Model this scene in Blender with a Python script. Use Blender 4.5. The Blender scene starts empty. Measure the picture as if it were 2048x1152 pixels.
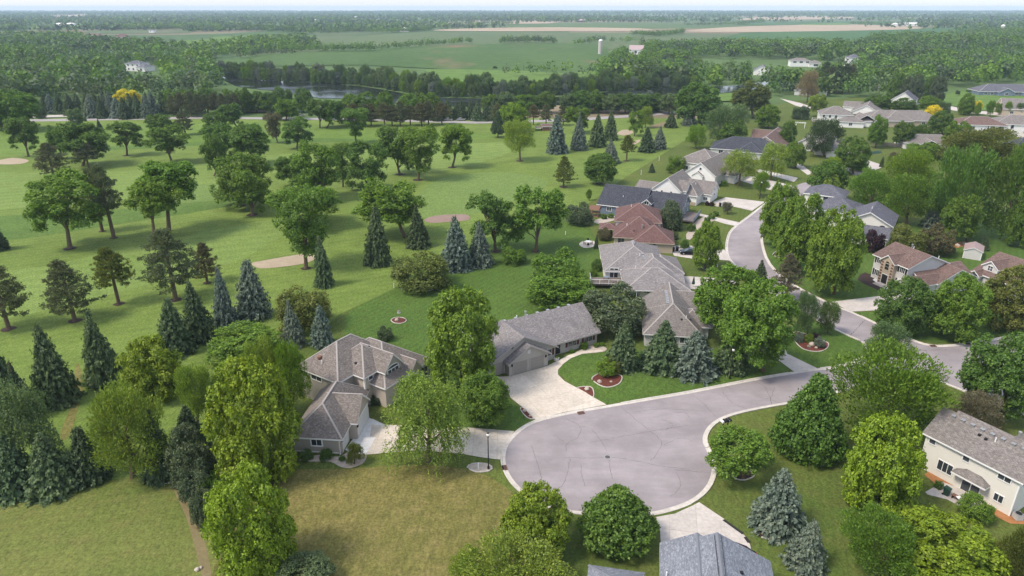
import bpy, bmesh, math, random
import numpy as np
from mathutils import Vector, Matrix
from mathutils.geometry import tessellate_polygon
random.seed(11); RNG = np.random.default_rng(11)
SC = bpy.context.scene
COL = SC.collection
R = math.radians

# ------------------------------------------------------------------ camera, sky, sun, exposure
PITCH, CAMH, FPX = R(22.38), 55.0, 1365.33       # drone height 55 m, 24 mm lens
cd = bpy.data.cameras.new('camera'); cam = bpy.data.objects.new('camera', cd); COL.objects.link(cam)
cam.location = (0, 0, CAMH); cam.rotation_euler = (R(90) - PITCH, 0, 0)
cd.sensor_width = 36; cd.lens = 24.0; cd.clip_start = 1; cd.clip_end = 40000
SC.camera = cam
SUN_EL, SUN_AZ = R(54), R(-112)                  # azimuth from +Y towards +X
w = bpy.data.worlds.new('World'); SC.world = w; w.use_nodes = True
nt = w.node_tree; bg = nt.nodes['Background']
sk = nt.nodes.new('ShaderNodeTexSky'); sk.sky_type = 'NISHITA'; sk.sun_disc = False
sk.sun_elevation = SUN_EL; sk.sun_rotation = SUN_AZ; sk.altitude = 300; sk.air_density = 1.0; sk.dust_density = 2.0; sk.ozone_density = 1.5
veil = nt.nodes.new('ShaderNodeMixRGB'); veil.inputs[0].default_value = .6; veil.inputs[2].default_value = (3.2, 3.32, 3.68, 1)   # thin even cloud over the whole sky
nt.links.new(sk.outputs[0], veil.inputs[1]); nt.links.new(veil.outputs[0], bg.inputs[0]); bg.inputs[1].default_value = 0.13
sl = bpy.data.lights.new('sun', 'SUN'); sl.energy = 1.5; sl.angle = R(14); sl.color = (1, .9, .77)
so = bpy.data.objects.new('sun', sl); COL.objects.link(so)
sd = Vector((math.sin(SUN_AZ) * math.cos(SUN_EL), math.cos(SUN_AZ) * math.cos(SUN_EL), math.sin(SUN_EL)))
so.rotation_euler = sd.to_track_quat('Z', 'Y').to_euler(); so.location = (0, 0, 300)
vs = SC.view_settings; SC.display_settings.display_device = 'sRGB'
vs.view_transform = 'Standard'; vs.look = 'None'; vs.gamma = 1; vs.exposure = 1.44; vs.use_curve_mapping = False
cy = SC.cycles
cy.max_bounces = 5; cy.diffuse_bounces = 3; cy.glossy_bounces = 2; cy.transmission_bounces = 3; cy.volume_bounces = 1; cy.transparent_max_bounces = 4
cy.use_denoising = True; cy.caustics_reflective = False; cy.caustics_refractive = False

# ------------------------------------------------------------------ geometry helpers
cP, sP = math.cos(PITCH), math.sin(PITCH)
def G(px, py, z=0.0):                            # where the sight line through a pixel of the photograph meets height z
    a = (px - 1024) / FPX; b = (576 - py) / FPX
    t = (z - CAMH) / (-sP + b * cP)
    return (a * t, (cP + b * sP) * t)
def depth(y, z=0.0): return y * cP - (z - CAMH) * sP
def ZT(y, py):                                   # height at distance y that appears on row py
    k = (576 - py) / FPX
    return CAMH + y * (k * cP - sP) / (cP + k * sP)

class MB:
    def __init__(s): s.v = []; s.f = []; s.uv = {}; s.mi = []
    def add(s, vs, fs):
        n = len(s.v); s.v += [tuple(x) for x in vs]; s.f += [tuple(i + n for i in f) for f in fs]; return s
    def face(s, vs, uv=None):
        n = len(s.v); s.v += [tuple(x) for x in vs]
        if uv: s.uv[len(s.f)] = uv
        s.f.append(tuple(range(n, n + len(vs)))); return s
    def box(s, x0, x1, y0, y1, z0, z1):
        return s.add([(x0,y0,z0),(x1,y0,z0),(x1,y1,z0),(x0,y1,z0),(x0,y0,z1),(x1,y0,z1),(x1,y1,z1),(x0,y1,z1)],
                     [(3,2,1,0),(4,5,6,7),(0,1,5,4),(1,2,6,5),(2,3,7,6),(3,0,4,7)])
    def fbox(s, o, u, n, a0, a1, d0, d1, z0, z1):    # box in a wall frame: u along wall, n outward
        P = lambda a, d, z: (o[0] + u[0]*a + n[0]*d, o[1] + u[1]*a + n[1]*d, o[2] + z)
        return s.add([P(a0,d0,z0),P(a1,d0,z0),P(a1,d1,z0),P(a0,d1,z0),P(a0,d0,z1),P(a1,d0,z1),P(a1,d1,z1),P(a0,d1,z1)],
                     [(3,2,1,0),(4,5,6,7),(0,1,5,4),(1,2,6,5),(2,3,7,6),(3,0,4,7)])
    def tube(s, pts, rad, n=6, cap=True):
        pts = [Vector(p) for p in pts]; rings = []
        for i, p in enumerate(pts):
            d = (pts[min(i+1, len(pts)-1)] - pts[max(i-1, 0)]).normalized()
            a = Vector((1,0,0)) if abs(d.x) < .8 else Vector((0,1,0))
            e1 = d.cross(a).normalized(); e2 = d.cross(e1)
            b = len(s.v); r = rad[i] if hasattr(rad, '__len__') else rad
            for k in range(n):
                t = 2*math.pi*k/n; q = p + e1*(math.cos(t)*r) + e2*(math.sin(t)*r); s.v.append(tuple(q))
            rings.append(b)
        for i in range(len(rings)-1):
            for k in range(n):
                s.f.append((rings[i]+k, rings[i]+(k+1) % n, rings[i+1]+(k+1) % n, rings[i+1]+k))
        if cap:
            s.f.append(tuple(rings[0]+k for k in range(n))[::-1]); s.f.append(tuple(rings[-1]+k for k in range(n)))
        return s
    def lathe(s, c, prof, n=10):                     # prof: (r, z)
        rings = []
        for r, z in prof:
            b = len(s.v); rings.append(b)
            for k in range(n):
                t = 2*math.pi*k/n; s.v.append((c[0]+r*math.cos(t), c[1]+r*math.sin(t), c[2]+z))
        for i in range(len(rings)-1):
            for k in range(n): s.f.append((rings[i]+k, rings[i]+(k+1) % n, rings[i+1]+(k+1) % n, rings[i+1]+k))
        s.f.append(tuple(rings[0]+k for k in range(n))[::-1]); s.f.append(tuple(rings[-1]+k for k in range(n)))
        return s
    def mesh(s, name, mat, smooth=False):
        me = bpy.data.meshes.new(name); me.from_pydata(s.v, [], s.f)
        if s.uv:
            uvl = me.uv_layers.new(name='UVMap')
            for p in me.polygons:
                u = s.uv.get(p.index)
                if u:
                    for k, li in enumerate(p.loop_indices): uvl.data[li].uv = u[k]
        if mat: me.materials.append(mat)
        if smooth: me.polygons.foreach_set('use_smooth', [True]*len(me.polygons))
        me.update(); return me
    def obj(s, name, mat, parent=None, smooth=False):
        o = bpy.data.objects.new(name, s.mesh(name, mat, smooth)); COL.objects.link(o)
        if parent: o.parent = parent
        return o
def link(name, me, parent=None):
    o = bpy.data.objects.new(name, me); COL.objects.link(o)
    if parent: o.parent = parent
    return o
def tag(o, label=None, cat=None, group=None, kind=None):
    for k, v in (('label', label), ('category', cat), ('group', group), ('kind', kind)):
        if v: o[k] = v
    return o
def thing(name, label, cat, loc=(0,0,0), rz=0, group=None):
    o = bpy.data.objects.new(name, None); COL.objects.link(o)
    o.empty_display_size = .3; o.location = loc; o.rotation_euler = (0, 0, rz)
    return tag(o, label, cat, group)
def copy_thing(o, loc, rz=None, label=None):
    r = o.copy(); COL.objects.link(r); r.location = loc
    if rz is not None: r.rotation_euler = (0, 0, rz)
    if label: r['label'] = label
    for ch in o.children:
        c = ch.copy(); COL.objects.link(c); c.parent = r
        for g in ch.children:
            d = g.copy(); COL.objects.link(d); d.parent = c
    return r
def smooth_line(p, k=4, closed=False):               # Catmull-Rom through points
    n = len(p); out = []
    for i in range(n if closed else n-1):
        a, b, c, d = (p[(i-1) % n], p[i], p[(i+1) % n], p[(i+2) % n]) if closed else (p[max(i-1,0)], p[i], p[i+1], p[min(i+2,n-1)])
        for j in range(k):
            t = j/k
            out.append(tuple(.5*((2*b[m])+(-a[m]+c[m])*t+(2*a[m]-5*b[m]+4*c[m]-d[m])*t*t+(-a[m]+3*b[m]-3*c[m]+d[m])*t**3) for m in (0,1)))
    if not closed: out.append(p[-1])
    return out
def sheet(name, pts, z, mat, kind='structure', sm=0, parent=None):
    if sm: pts = smooth_line(pts, sm, True)
    tri = tessellate_polygon([[Vector((p[0], p[1], 0)) for p in pts]])
    m = MB(); m.v = [(p[0], p[1], z) for p in pts]
    for t in tri:
        a, b, c = (Vector(m.v[i]) for i in t)
        m.f.append(tuple(t) if (b-a).cross(c-a).z > 0 else tuple(t)[::-1])
    o = m.obj(name, mat, parent)
    if kind and not parent: o['kind'] = kind
    return o
GP = lambda L, z=0.0: [G(x, y, z) for x, y in L]

# ------------------------------------------------------------------ materials
def newmat(name):
    m = bpy.data.materials.new(name); m.use_nodes = True; nt = m.node_tree
    return m, nt, nt.nodes['Principled BSDF']
def N(nt, t, **kw):
    n = nt.nodes.new('ShaderNode'+t)
    for k, v in kw.items():
        if k.startswith('i_'): n.inputs[k[2:].replace('_', ' ')].default_value = v
        else: setattr(n, k, v)
    return n
def mixc(nt, fac, a, b, blend='MIX'):
    n = N(nt, 'MixRGB', blend_type=blend)
    for i, v in ((0, fac), (1, a), (2, b)):
        if hasattr(v, 'is_linked') or hasattr(v, 'links'): nt.links.new(v, n.inputs[i])
        else: n.inputs[i].default_value = v if i == 0 else (*v, 1)
    return n.outputs[0]
def ramp(nt, src, stops):
    n = N(nt, 'ValToRGB'); e = n.color_ramp.elements
    while len(e) < len(stops): e.new(.5)
    for i, (p, c) in enumerate(stops): e[i].position = p; e[i].color = (*c, 1) if not isinstance(c, float) else (c, c, c, 1)
    nt.links.new(src, n.inputs[0]); return n.outputs[0]
def noise(nt, co, scale, detail=3, rough=.55):
    n = N(nt, 'TexNoise', i_Scale=scale, i_Detail=detail, i_Roughness=rough); nt.links.new(co, n.inputs['Vector']); return n.outputs[0]
def mapping(nt, co, rot=0, sc=(1,1,1)):
    n = N(nt, 'Mapping'); nt.links.new(co, n.inputs[0]); n.inputs[2].default_value = (0,0,rot); n.inputs[3].default_value = sc; return n.outputs[0]
def simple(name, col, rough=.7, metal=0, var=.12, scale=3.0, spec=.3):
    m, nt, b = newmat(name); co = N(nt, 'TexCoord').outputs['Object']
    f = noise(nt, co, scale, 4)
    c = mixc(nt, f, tuple(x*(1-var) for x in col), tuple(min(1, x*(1+var)) for x in col))
    nt.links.new(c, b.inputs['Base Color']); b.inputs['Roughness'].default_value = rough; b.inputs['Metallic'].default_value = metal
    b.inputs['Specular IOR Level'].default_value = spec
    return m
def grass(name, dark, light, dry=(.17,.15,.055), dryamt=.3, stripe=0, sw=1.2, samt=.0, big=.03, seed=0.0):
    m, nt, b = newmat(name); co = N(nt, 'TexCoord').outputs['Object']
    off = N(nt, 'VectorMath', operation='ADD'); nt.links.new(co, off.inputs[0]); off.inputs[1].default_value = (seed*37, seed*91, 0); co = off.outputs[0]
    n1 = noise(nt, co, big, 4, .6); n2 = noise(nt, co, big*9, 5, .65); n3 = noise(nt, co, 3.2, 4, .7); n4 = noise(nt, co, .45, 5, .7)
    c = mixc(nt, ramp(nt, n1, [(.35, 0.), (.65, 1.)]), dark, light)
    c = mixc(nt, ramp(nt, n2, [(.42, 0.), (.66, .75)]), c, tuple(x*.82 for x in dark))
    fine = noise(nt, mapping(nt, co, .5, (1.4, .55, 1)), 1.5, 5, .8)
    dm = ramp(nt, n4, [(.46, 0.), (.72, 1.)])
    mm = N(nt, 'Math', operation='MULTIPLY'); nt.links.new(dm, mm.inputs[0]); mm.inputs[1].default_value = dryamt
    c = mixc(nt, mm.outputs[0], c, dry)
    if samt:
        wv = N(nt, 'TexWave', wave_type='BANDS', bands_direction='X', i_Scale=1.0, i_Distortion=1.2, i_Detail=2.0)
        nt.links.new(mapping(nt, co, stripe, (.314/sw,)*3), wv.inputs[0])
        wv.inputs['Detail Scale'].default_value = .4
        s2 = N(nt, 'Math', operation='MULTIPLY'); nt.links.new(wv.outputs[1], s2.inputs[0]); s2.inputs[1].default_value = samt
        c = mixc(nt, s2.outputs[0], c, tuple(min(1, x*1.55) for x in light))
    hs = mixc(nt, 1.0, c, ramp(nt, n3, [(.25, .55), (.75, 1.45)]), 'MULTIPLY')
    hs = mixc(nt, 1.0, hs, ramp(nt, fine, [(.3, .72), (.7, 1.28)]), 'MULTIPLY')
    nt.links.new(hs, b.inputs['Base Color']); b.inputs['Roughness'].default_value = .9; b.inputs['Specular IOR Level'].default_value = .1
    bp = N(nt, 'Bump', i_Strength=.5, i_Distance=.06); nt.links.new(n3, bp.inputs['Height']); nt.links.new(bp.outputs[0], b.inputs['Normal'])
    return m
def field(name, c1, c2, spots=None, rows=0.0, rot=0.0, big=.006):
    m, nt, b = newmat(name); co = N(nt, 'TexCoord').outputs['Object']
    sc = mapping(nt, co, rot, (1, .35, 1))
    c = mixc(nt, ramp(nt, noise(nt, sc, big, 5, .6), [(.35, 0.), (.65, 1.)]), c1, c2)
    if spots: c = mixc(nt, ramp(nt, noise(nt, sc, big*1.7, 3), [(.57, 0.), (.7, .85)]), c, spots)
    c = mixc(nt, 1.0, c, ramp(nt, noise(nt, co, .09, 5, .7), [(.25, .75), (.75, 1.25)]), 'MULTIPLY')
    nt.links.new(c, b.inputs['Base Color']); b.inputs['Roughness'].default_value = .95; b.inputs['Specular IOR Level'].default_value = .05
    return m
def asphalt():
    m, nt, b = newmat('asphalt'); co = N(nt, 'TexCoord').outputs['Object']
    c = mixc(nt, ramp(nt, noise(nt, co, .12, 4, .6), [(.38, 0.), (.62, 1.)]), (.222,.197,.2), (.312,.28,.283))
    c = mixc(nt, ramp(nt, noise(nt, mapping(nt, co, .6, (.25, 1, 1)), .7, 6, .75), [(.35, 0.), (.75, .6)]), c, (.19,.172,.178))
    c = mixc(nt, 1.0, c, ramp(nt, noise(nt, co, 14, 4, .7), [(.2, .8), (.8, 1.2)]), 'MULTIPLY')
    nt.links.new(c, b.inputs['Base Color']); b.inputs['Roughness'].default_value = .85; b.inputs['Specular IOR Level'].default_value = .2
    bp = N(nt, 'Bump', i_Strength=.3, i_Distance=.02); nt.links.new(noise(nt, co, 20, 3), bp.inputs['Height']); nt.links.new(bp.outputs[0], b.inputs['Normal'])
    return m
def concrete(name, c1, c2, sc=.4):
    m, nt, b = newmat(name); g = N(nt, 'NewGeometry'); co = g.outputs['Position']
    rnd = N(nt, 'ObjectInfo').outputs['Random']
    c = mixc(nt, ramp(nt, noise(nt, co, sc, 6, .7), [(.3, 0.), (.7, 1.)]), c1, c2)
    c = mixc(nt, 1.0, c, ramp(nt, rnd, [(0., .92), (1., 1.06)]), 'MULTIPLY')
    c = mixc(nt, 1.0, c, ramp(nt, noise(nt, co, 2.2, 6, .8), [(.28, .76), (.62, 1.08)]), 'MULTIPLY')
    nt.links.new(c, b.inputs['Base Color']); b.inputs['Roughness'].default_value = .85; b.inputs['Specular IOR Level'].default_value = .2
    return m
def shingles(name, c1, c2, c3):
    m, nt, b = newmat(name); uv = N(nt, 'UVMap').outputs[0]
    br = N(nt, 'TexBrick', offset=.5, i_Scale=1.0); nt.links.new(uv, br.inputs[0])
    br.inputs['Color1'].default_value = (*c1, 1); br.inputs['Color2'].default_value = (*c2, 1); br.inputs['Mortar'].default_value = (*[x*.45 for x in c1], 1)
    br.inputs['Brick Width'].default_value = .34; br.inputs['Row Height'].default_value = .16; br.inputs['Mortar Size'].default_value = .012; br.inputs['Bias'].default_value = 0
    v = N(nt, 'TexVoronoi', i_Scale=4.2); nt.links.new(mapping(nt, uv, 0, (1, 1.9, 1)), v.inputs[0])
    sx = N(nt, 'SeparateColor'); nt.links.new(v.outputs['Color'], sx.inputs[0])
    c = mixc(nt, ramp(nt, sx.outputs[0], [(.5, 0.), (.9, .8)]), br.outputs[0], c3)
    c = mixc(nt, ramp(nt, sx.outputs[1], [(.55, 0.), (.95, .7)]), c, tuple(x*.7 for x in c1))
    c = mixc(nt, 1.0, c, ramp(nt, noise(nt, uv, .5, 5, .7), [(.3, .86), (.7, 1.12)]), 'MULTIPLY')
    c = mixc(nt, 1.0, c, ramp(nt, noise(nt, mapping(nt, uv, 0, (3, .25, 1)), 1.0, 3), [(.3, .93), (.7, 1.05)]), 'MULTIPLY')
    nt.links.new(c, b.inputs['Base Color']); b.inputs['Roughness'].default_value = .9; b.inputs['Specular IOR Level'].default_value = .2
    bp = N(nt, 'Bump', i_Strength=.5, i_Distance=.02); nt.links.new(br.outputs[1], bp.inputs['Height']); bp.invert = True; nt.links.new(bp.outputs[0], b.inputs['Normal'])
    return m
def siding(name, col, lap=.15):
    m, nt, b = newmat(name); co = N(nt, 'TexCoord').outputs['Object']
    sp = N(nt, 'SeparateXYZ'); nt.links.new(co, sp.inputs[0])
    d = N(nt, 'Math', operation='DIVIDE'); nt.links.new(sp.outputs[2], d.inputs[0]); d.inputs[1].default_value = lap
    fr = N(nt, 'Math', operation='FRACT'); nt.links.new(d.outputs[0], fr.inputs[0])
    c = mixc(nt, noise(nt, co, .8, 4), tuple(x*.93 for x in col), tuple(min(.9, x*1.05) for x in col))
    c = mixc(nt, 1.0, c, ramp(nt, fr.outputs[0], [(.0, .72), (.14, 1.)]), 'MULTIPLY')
    nt.links.new(c, b.inputs['Base Color']); b.inputs['Roughness'].default_value = .65; b.inputs['Specular IOR Level'].default_value = .3
    bp = N(nt, 'Bump', i_Strength=.6, i_Distance=.02); nt.links.new(fr.outputs[0], bp.inputs['Height']); bp.invert = True; nt.links.new(bp.outputs[0], b.inputs['Normal'])
    return m
def glassy(name, col=(.02,.025,.03)):
    m, nt, b = newmat(name)
    nt.links.new(mixc(nt, N(nt, 'ObjectInfo').outputs['Random'], col, tuple(x*2.4+.01 for x in col)), b.inputs['Base Color'])
    b.inputs['Roughness'].default_value = .06; b.inputs['Specular IOR Level'].default_value = .6
    return m
def foliage(name, attr=False):
    m, nt, b = newmat(name); nt.nodes.remove(b); out = nt.nodes['Material Output']
    if attr: col = N(nt, 'Attribute', attribute_name='tint').outputs[0]
    else: col = N(nt, 'ObjectInfo').outputs['Color']
    g = N(nt, 'NewGeometry'); rnd = g.outputs['Random Per Island']
    c = mixc(nt, 1.0, col, ramp(nt, rnd, [(0., (.62,.66,.6)), (.5, (1.,1.,1.)), (1., (1.5,1.38,1.25))] if not attr else [(0., (.8,.82,.8)), (.5, (1.,1.,1.)), (1., (1.2,1.16,1.1))]), 'MULTIPLY')
    pn = noise(nt, g.outputs['Position'], .55 if not attr else .12, 3)
    c = mixc(nt, 1.0, c, ramp(nt, pn, [(.3, (.8,.86,.86)), (.7, (1.18,1.12,1.05))]), 'MULTIPLY')
    df = N(nt, 'BsdfDiffuse'); nt.links.new(c, df.inputs[0])
    tr = N(nt, 'BsdfTranslucent'); nt.links.new(mixc(nt, 1.0, c, (1.25,1.3,.7), 'MULTIPLY'), tr.inputs[0])
    mx = N(nt, 'MixShader'); mx.inputs[0].default_value = .28; nt.links.new(df.outputs[0], mx.inputs[1]); nt.links.new(tr.outputs[0], mx.inputs[2])
    gl = N(nt, 'BsdfGlossy', i_Roughness=.55); mg = N(nt, 'MixShader'); mg.inputs[0].default_value = .025
    nt.links.new(mx.outputs[0], mg.inputs[1]); nt.links.new(gl.outputs[0], mg.inputs[2]); nt.links.new(mg.outputs[0], out.inputs[0])
    return m
M = {}
M['grass_golf'] = grass('golf_grass', (.1,.15,.03), (.142,.198,.042), (.19,.2,.06), .28, R(62), 2.4, .10, .018)
M['grass_fair'] = grass('fairway_grass', (.128,.188,.044), (.152,.212,.054), (.16,.185,.05), .3, R(70), 4.5, .13, .03, 1)
M['grass_green'] = grass('green_grass', (.118,.176,.046), (.135,.195,.052), (.13,.19,.05), .2, R(20), 2.0, .06, .05, 2)
M['grass_rough'] = grass('rough_grass', (.10,.165,.03), (.13,.195,.04), (.15,.17,.04), .25, 0, 1, 0, .03, 3)
M['grass_tall'] = grass('tall_grass', (.07,.125,.026), (.1,.165,.034), (.15,.165,.045), .4, 0, 1, 0, .09, 4)
M['grass_lush'] = grass('lawn_lush', (.05,.095,.018), (.078,.128,.025), (.12,.13,.036), .25, R(35), 1.3, .13, .05, 5)
M['grass_lot'] = grass('lawn_lot', (.062,.095,.02), (.1,.125,.028), (.165,.145,.05), .35, R(20), 1.1, .10, .05, 6)
M['grass_dry'] = grass('lawn_dry', (.115,.115,.032), (.15,.132,.042), (.215,.17,.072), .55, R(8), 1.4, .12, .06, 7)
M['grass_west'] = grass('lawn_west', (.085,.118,.026), (.135,.148,.04), (.21,.178,.066), .5, R(75), 1.5, .09, .05, 8)
M['bare'] = concrete('bare_soil', (.15,.125,.058), (.2,.16,.08), .5)
M['sand'] = concrete('bunker_sand', (.3,.24,.165), (.37,.3,.215), .3)
M['cart'] = concrete('cart_path', (.22,.155,.125), (.27,.19,.155), .3)
M['asphalt'] = asphalt(); M['oldroad'] = concrete('old_road', (.26,.24,.23), (.33,.31,.3), .1); M['crack'] = simple('crack_fill', (.085,.075,.075), .9)
M['conc'] = concrete('driveway_concrete', (.45,.395,.325), (.56,.5,.425)); M['concl'] = concrete('new_concrete', (.52,.51,.5), (.62,.61,.59))
M['concg'] = concrete('grey_concrete', (.42,.38,.345), (.5,.46,.42)); M['joint'] = simple('joint_dirt', (.2,.165,.13), .95)
M['kerb'] = concrete('kerb_concrete', (.44,.405,.355), (.54,.5,.45), .8)
M['mulch'] = concrete('dark_mulch', (.03,.02,.016), (.06,.038,.03), 1.2); M['redmulch'] = concrete('red_mulch', (.085,.025,.017), (.14,.045,.03), 1.2)
M['chips'] = concrete('orange_chips', (.3,.13,.045), (.4,.19,.08), 1.2); M['rock'] = concrete('pale_rock', (.33,.28,.23), (.46,.4,.34), 1.5)
M['foliage'] = foliage('foliage'); M['wood'] = foliage('woodland_foliage', True)
M['bark'] = simple('bark', (.13,.095,.065), .95, 0, .4, 2.5, .1); M['barkg'] = simple('grey_bark', (.2,.175,.15), .95, 0, .35, 2.5, .1)
M['white'] = simple('white_trim', (.74,.73,.71), .5, 0, .05); M['black'] = simple('black_metal', (.018,.018,.02), .45, .3, .1)
M['glass'] = glassy('window_glass'); M['dark'] = simple('dark_paint_and_shade', (.02,.018,.017), .8)  # near-black for door leaves, chairs and the painted entry shade
M['steel'] = simple('galvanised', (.4,.4,.4), .4, .6, .1); M['globe'] = simple('lamp_globe', (.7,.68,.64), .3)
M['red'] = simple('dark_red_paint', (.085,.018,.018), .5); M['woodd'] = simple('deck_board', (.16,.13,.115), .8, 0, .2)
M['tyre'] = simple('tyre_rubber', (.02,.02,.02), .8); M['cap'] = simple('ridge_shingle', (.31,.285,.265), .9, 0, .18, 5)
M['capb'] = simple('ridge_shingle_brown', (.2,.135,.12), .9, 0, .18, 5); M['capd'] = simple('ridge_shingle_dark', (.1,.105,.125), .9, 0, .18, 5)
M['sh_taupe'] = shingles('shingles_taupe', (.165,.14,.125), (.205,.178,.16), (.245,.218,.198))
M['sh_grey'] = shingles('shingles_grey', (.185,.168,.165), (.23,.212,.208), (.275,.255,.25))
M['sh_warm'] = shingles('shingles_warm_grey', (.165,.146,.136), (.205,.184,.17), (.24,.22,.204))
M['sh_red'] = shingles('shingles_red', (.122,.068,.061), (.15,.086,.078), (.175,.106,.096))
M['sh_brown'] = shingles('shingles_brown', (.135,.088,.075), (.165,.112,.097), (.195,.138,.12))
M['sh_dark'] = shingles('shingles_dark', (.04,.043,.053), (.062,.066,.08), (.085,.09,.105))
M['sh_slate'] = shingles('shingles_slate', (.092,.093,.112), (.125,.126,.148), (.165,.166,.19))
M['sh_blue'] = shingles('shingles_blue_grey', (.165,.178,.205), (.205,.22,.25), (.255,.27,.3))
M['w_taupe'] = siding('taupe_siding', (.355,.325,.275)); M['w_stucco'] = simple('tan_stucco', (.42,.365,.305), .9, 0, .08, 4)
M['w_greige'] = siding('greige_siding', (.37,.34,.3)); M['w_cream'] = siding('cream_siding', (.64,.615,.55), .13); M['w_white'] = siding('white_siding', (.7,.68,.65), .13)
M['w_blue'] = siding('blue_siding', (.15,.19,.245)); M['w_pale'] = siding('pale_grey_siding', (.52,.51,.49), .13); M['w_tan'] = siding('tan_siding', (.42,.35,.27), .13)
M['w_brick'] = simple('buff_brick', (.33,.27,.215), .9, 0, .25, 9); M['brickr'] = simple('brown_brick', (.16,.085,.06), .9, 0, .2, 8)
M['door'] = simple('garage_door_white', (.66,.65,.64), .5, 0, .04); M['doorg'] = simple('garage_door_grey', (.27,.245,.215), .55, 0, .05)
M['pinkroof'] = simple('pink_metal_roof', (.4,.3,.29), .4, .2, .15, 2); M['green'] = simple('green_plastic', (.015,.05,.035), .4)
M['yellow'] = simple('yellow_marker', (.6,.4,.03), .5); M['brownwood'] = simple('cedar_wall', (.19,.1,.07), .8, 0, .2)
M['carblue'] = simple('dark_car_paint', (.015,.018,.028), .2, .4, .05, 3, .6); M['carwine'] = simple('wine_car_paint', (.03,.016,.022), .2, .4, .05, 3, .6)
M['carsilver'] = simple('silver_car_paint', (.4,.4,.41), .25, .5, .05, 3, .6)
M['lampred'] = simple('tail_lamp', (.2,.01,.01), .3); M['lampw'] = simple('head_lamp', (.6,.6,.6), .2)
def water():
    m, nt, b = newmat('river_water'); co = N(nt, 'TexCoord').outputs['Object']
    b.inputs['Base Color'].default_value = (.012,.016,.012,1); b.inputs['Specular IOR Level'].default_value = .5; b.inputs['IOR'].default_value = 1.33
    nt.links.new(ramp(nt, noise(nt, co, .03, 3), [(.42, .02), (.62, .3)]), b.inputs['Roughness'])
    bp = N(nt, 'Bump', i_Strength=.2, i_Distance=.3); nt.links.new(noise(nt, mapping(nt, co, 0, (.5, 1, 1)), .8, 3), bp.inputs['Height']); nt.links.new(bp.outputs[0], b.inputs['Normal'])
    return m
M['water'] = water()

# ------------------------------------------------------------------ terrain
def bigground():
    m, nt, b = newmat('farmland'); co = N(nt, 'TexCoord').outputs['Object']
    v = N(nt, 'TexVoronoi', i_Scale=.0022); nt.links.new(mapping(nt, co, R(4), (1, .8, 1)), v.inputs[0]); v.distance = 'CHEBYCHEV'
    sx = N(nt, 'SeparateColor'); nt.links.new(v.outputs['Color'], sx.inputs[0])
    c = ramp(nt, sx.outputs[0], [(0., (.06,.105,.04)), (.35, (.085,.13,.045)), (.6, (.07,.115,.05)), (.74, (.2,.16,.105)), (.84, (.09,.12,.06)), (1., (.12,.14,.07))])
    c = mixc(nt, 1.0, c, ramp(nt, noise(nt, co, .02, 5, .6), [(.25, .75), (.75, 1.25)]), 'MULTIPLY')
    nt.links.new(c, b.inputs['Base Color']); b.inputs['Roughness'].default_value = .95; b.inputs['Specular IOR Level'].default_value = .05
    return m
E0 = 11500
o = sheet('ground', [(-E0,-300),(E0,-300),(E0,E0),(-E0,E0)], 0.0, bigground())
sheet('golf_course', [(-900,20),(160,20),(260,250),(240,372),(-1200,372)], .02, M['grass_golf'])
LOT = sheet('house_lots', GP([(560,1300),(560,735),(680,628),(788,577),(960,480),(1140,432),(1255,352),(1400,262),(1480,224),(1600,200),(2500,165),(3200,300),(3000,1300)]), .026, M['grass_lot'])
ZI = [0]
def gs(name, px, z, mat, sm=3): ZI[0] += .0006; return sheet(name, GP(px), z+ZI[0], M[mat], sm=sm)
gs('fairway', [(-500,545),(20,540),(210,505),(420,462),(545,440),(650,448),(560,475),(480,520),(330,560),(140,610),(-100,660),(-500,720)], .032, 'grass_fair')
gs('fairway', [(-400,352),(60,345),(300,338),(520,312),(690,302),(800,296),(1000,285),(1030,300),(900,340),(700,352),(560,345),(420,372),(240,402),(60,415),(-400,440)], .034, 'grass_fair')
gs('fairway', [(-500,262),(150,252),(420,243),(660,252),(800,262),(1000,268),(900,283),(640,285),(420,285),(220,296),(60,308),(-500,320)], .036, 'grass_rough')
gs('putting_green', [(830,395),(870,362),(940,347),(1020,345),(1085,358),(1090,375),(1050,395),(960,425),(880,440),(830,425)], .04, 'grass_green')
gs('putting_green', [(300,392),(380,372),(470,368),(520,380),(470,393),(380,405),(310,408)], .04, 'grass_green')
gs('rough_strip', [(-300,448),(0,432),(140,428),(300,413),(420,402),(478,398),(470,410),(330,434),(150,462),(0,482),(-300,500)], .044, 'grass_tall')
gs('rough_strip', [(180,296),(420,283),(640,276),(760,282),(640,285),(420,290),(300,297),(180,301)], .044, 'grass_tall', 2)
gs('lawn', [(700,770),(690,660),(700,622),(788,577),(900,505),(1000,468),(1140,436),(1188,470),(1200,560),(1060,640),(960,740),(860,790)], .036, 'grass_lush')
gs('lawn', [(1115,745),(1140,715),(1190,702),(1400,700),(1540,690),(1600,735),(1500,760),(1200,812)], .036, 'grass_lush', 0)
gs('lawn', [(1530,700),(1600,640),(1640,645),(1722,684),(1730,705),(1712,722),(1640,738)], .036, 'grass_lush', 0)
gs('lawn', [(1530,470),(1600,440),(1760,470),(1770,592),(1664,604),(1584,567),(1542,529)], .036, 'grass_lush', 0)
gs('lawn', [(1780,470),(1900,430),(2150,420),(2150,600),(1900,600),(1850,540)], .036, 'grass_lush', 2)
gs('lawn', [(1702,625),(1765,624),(1900,620),(2100,610),(2060,660),(1952,682),(1869,687),(1831,680)], .036, 'grass_lush', 0)
gs('lawn', [(1020,800),(1046,820),(1070,846),(1031,862),(937,856),(840,852),(850,800),(940,770)], .036, 'grass_lush', 0)
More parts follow.
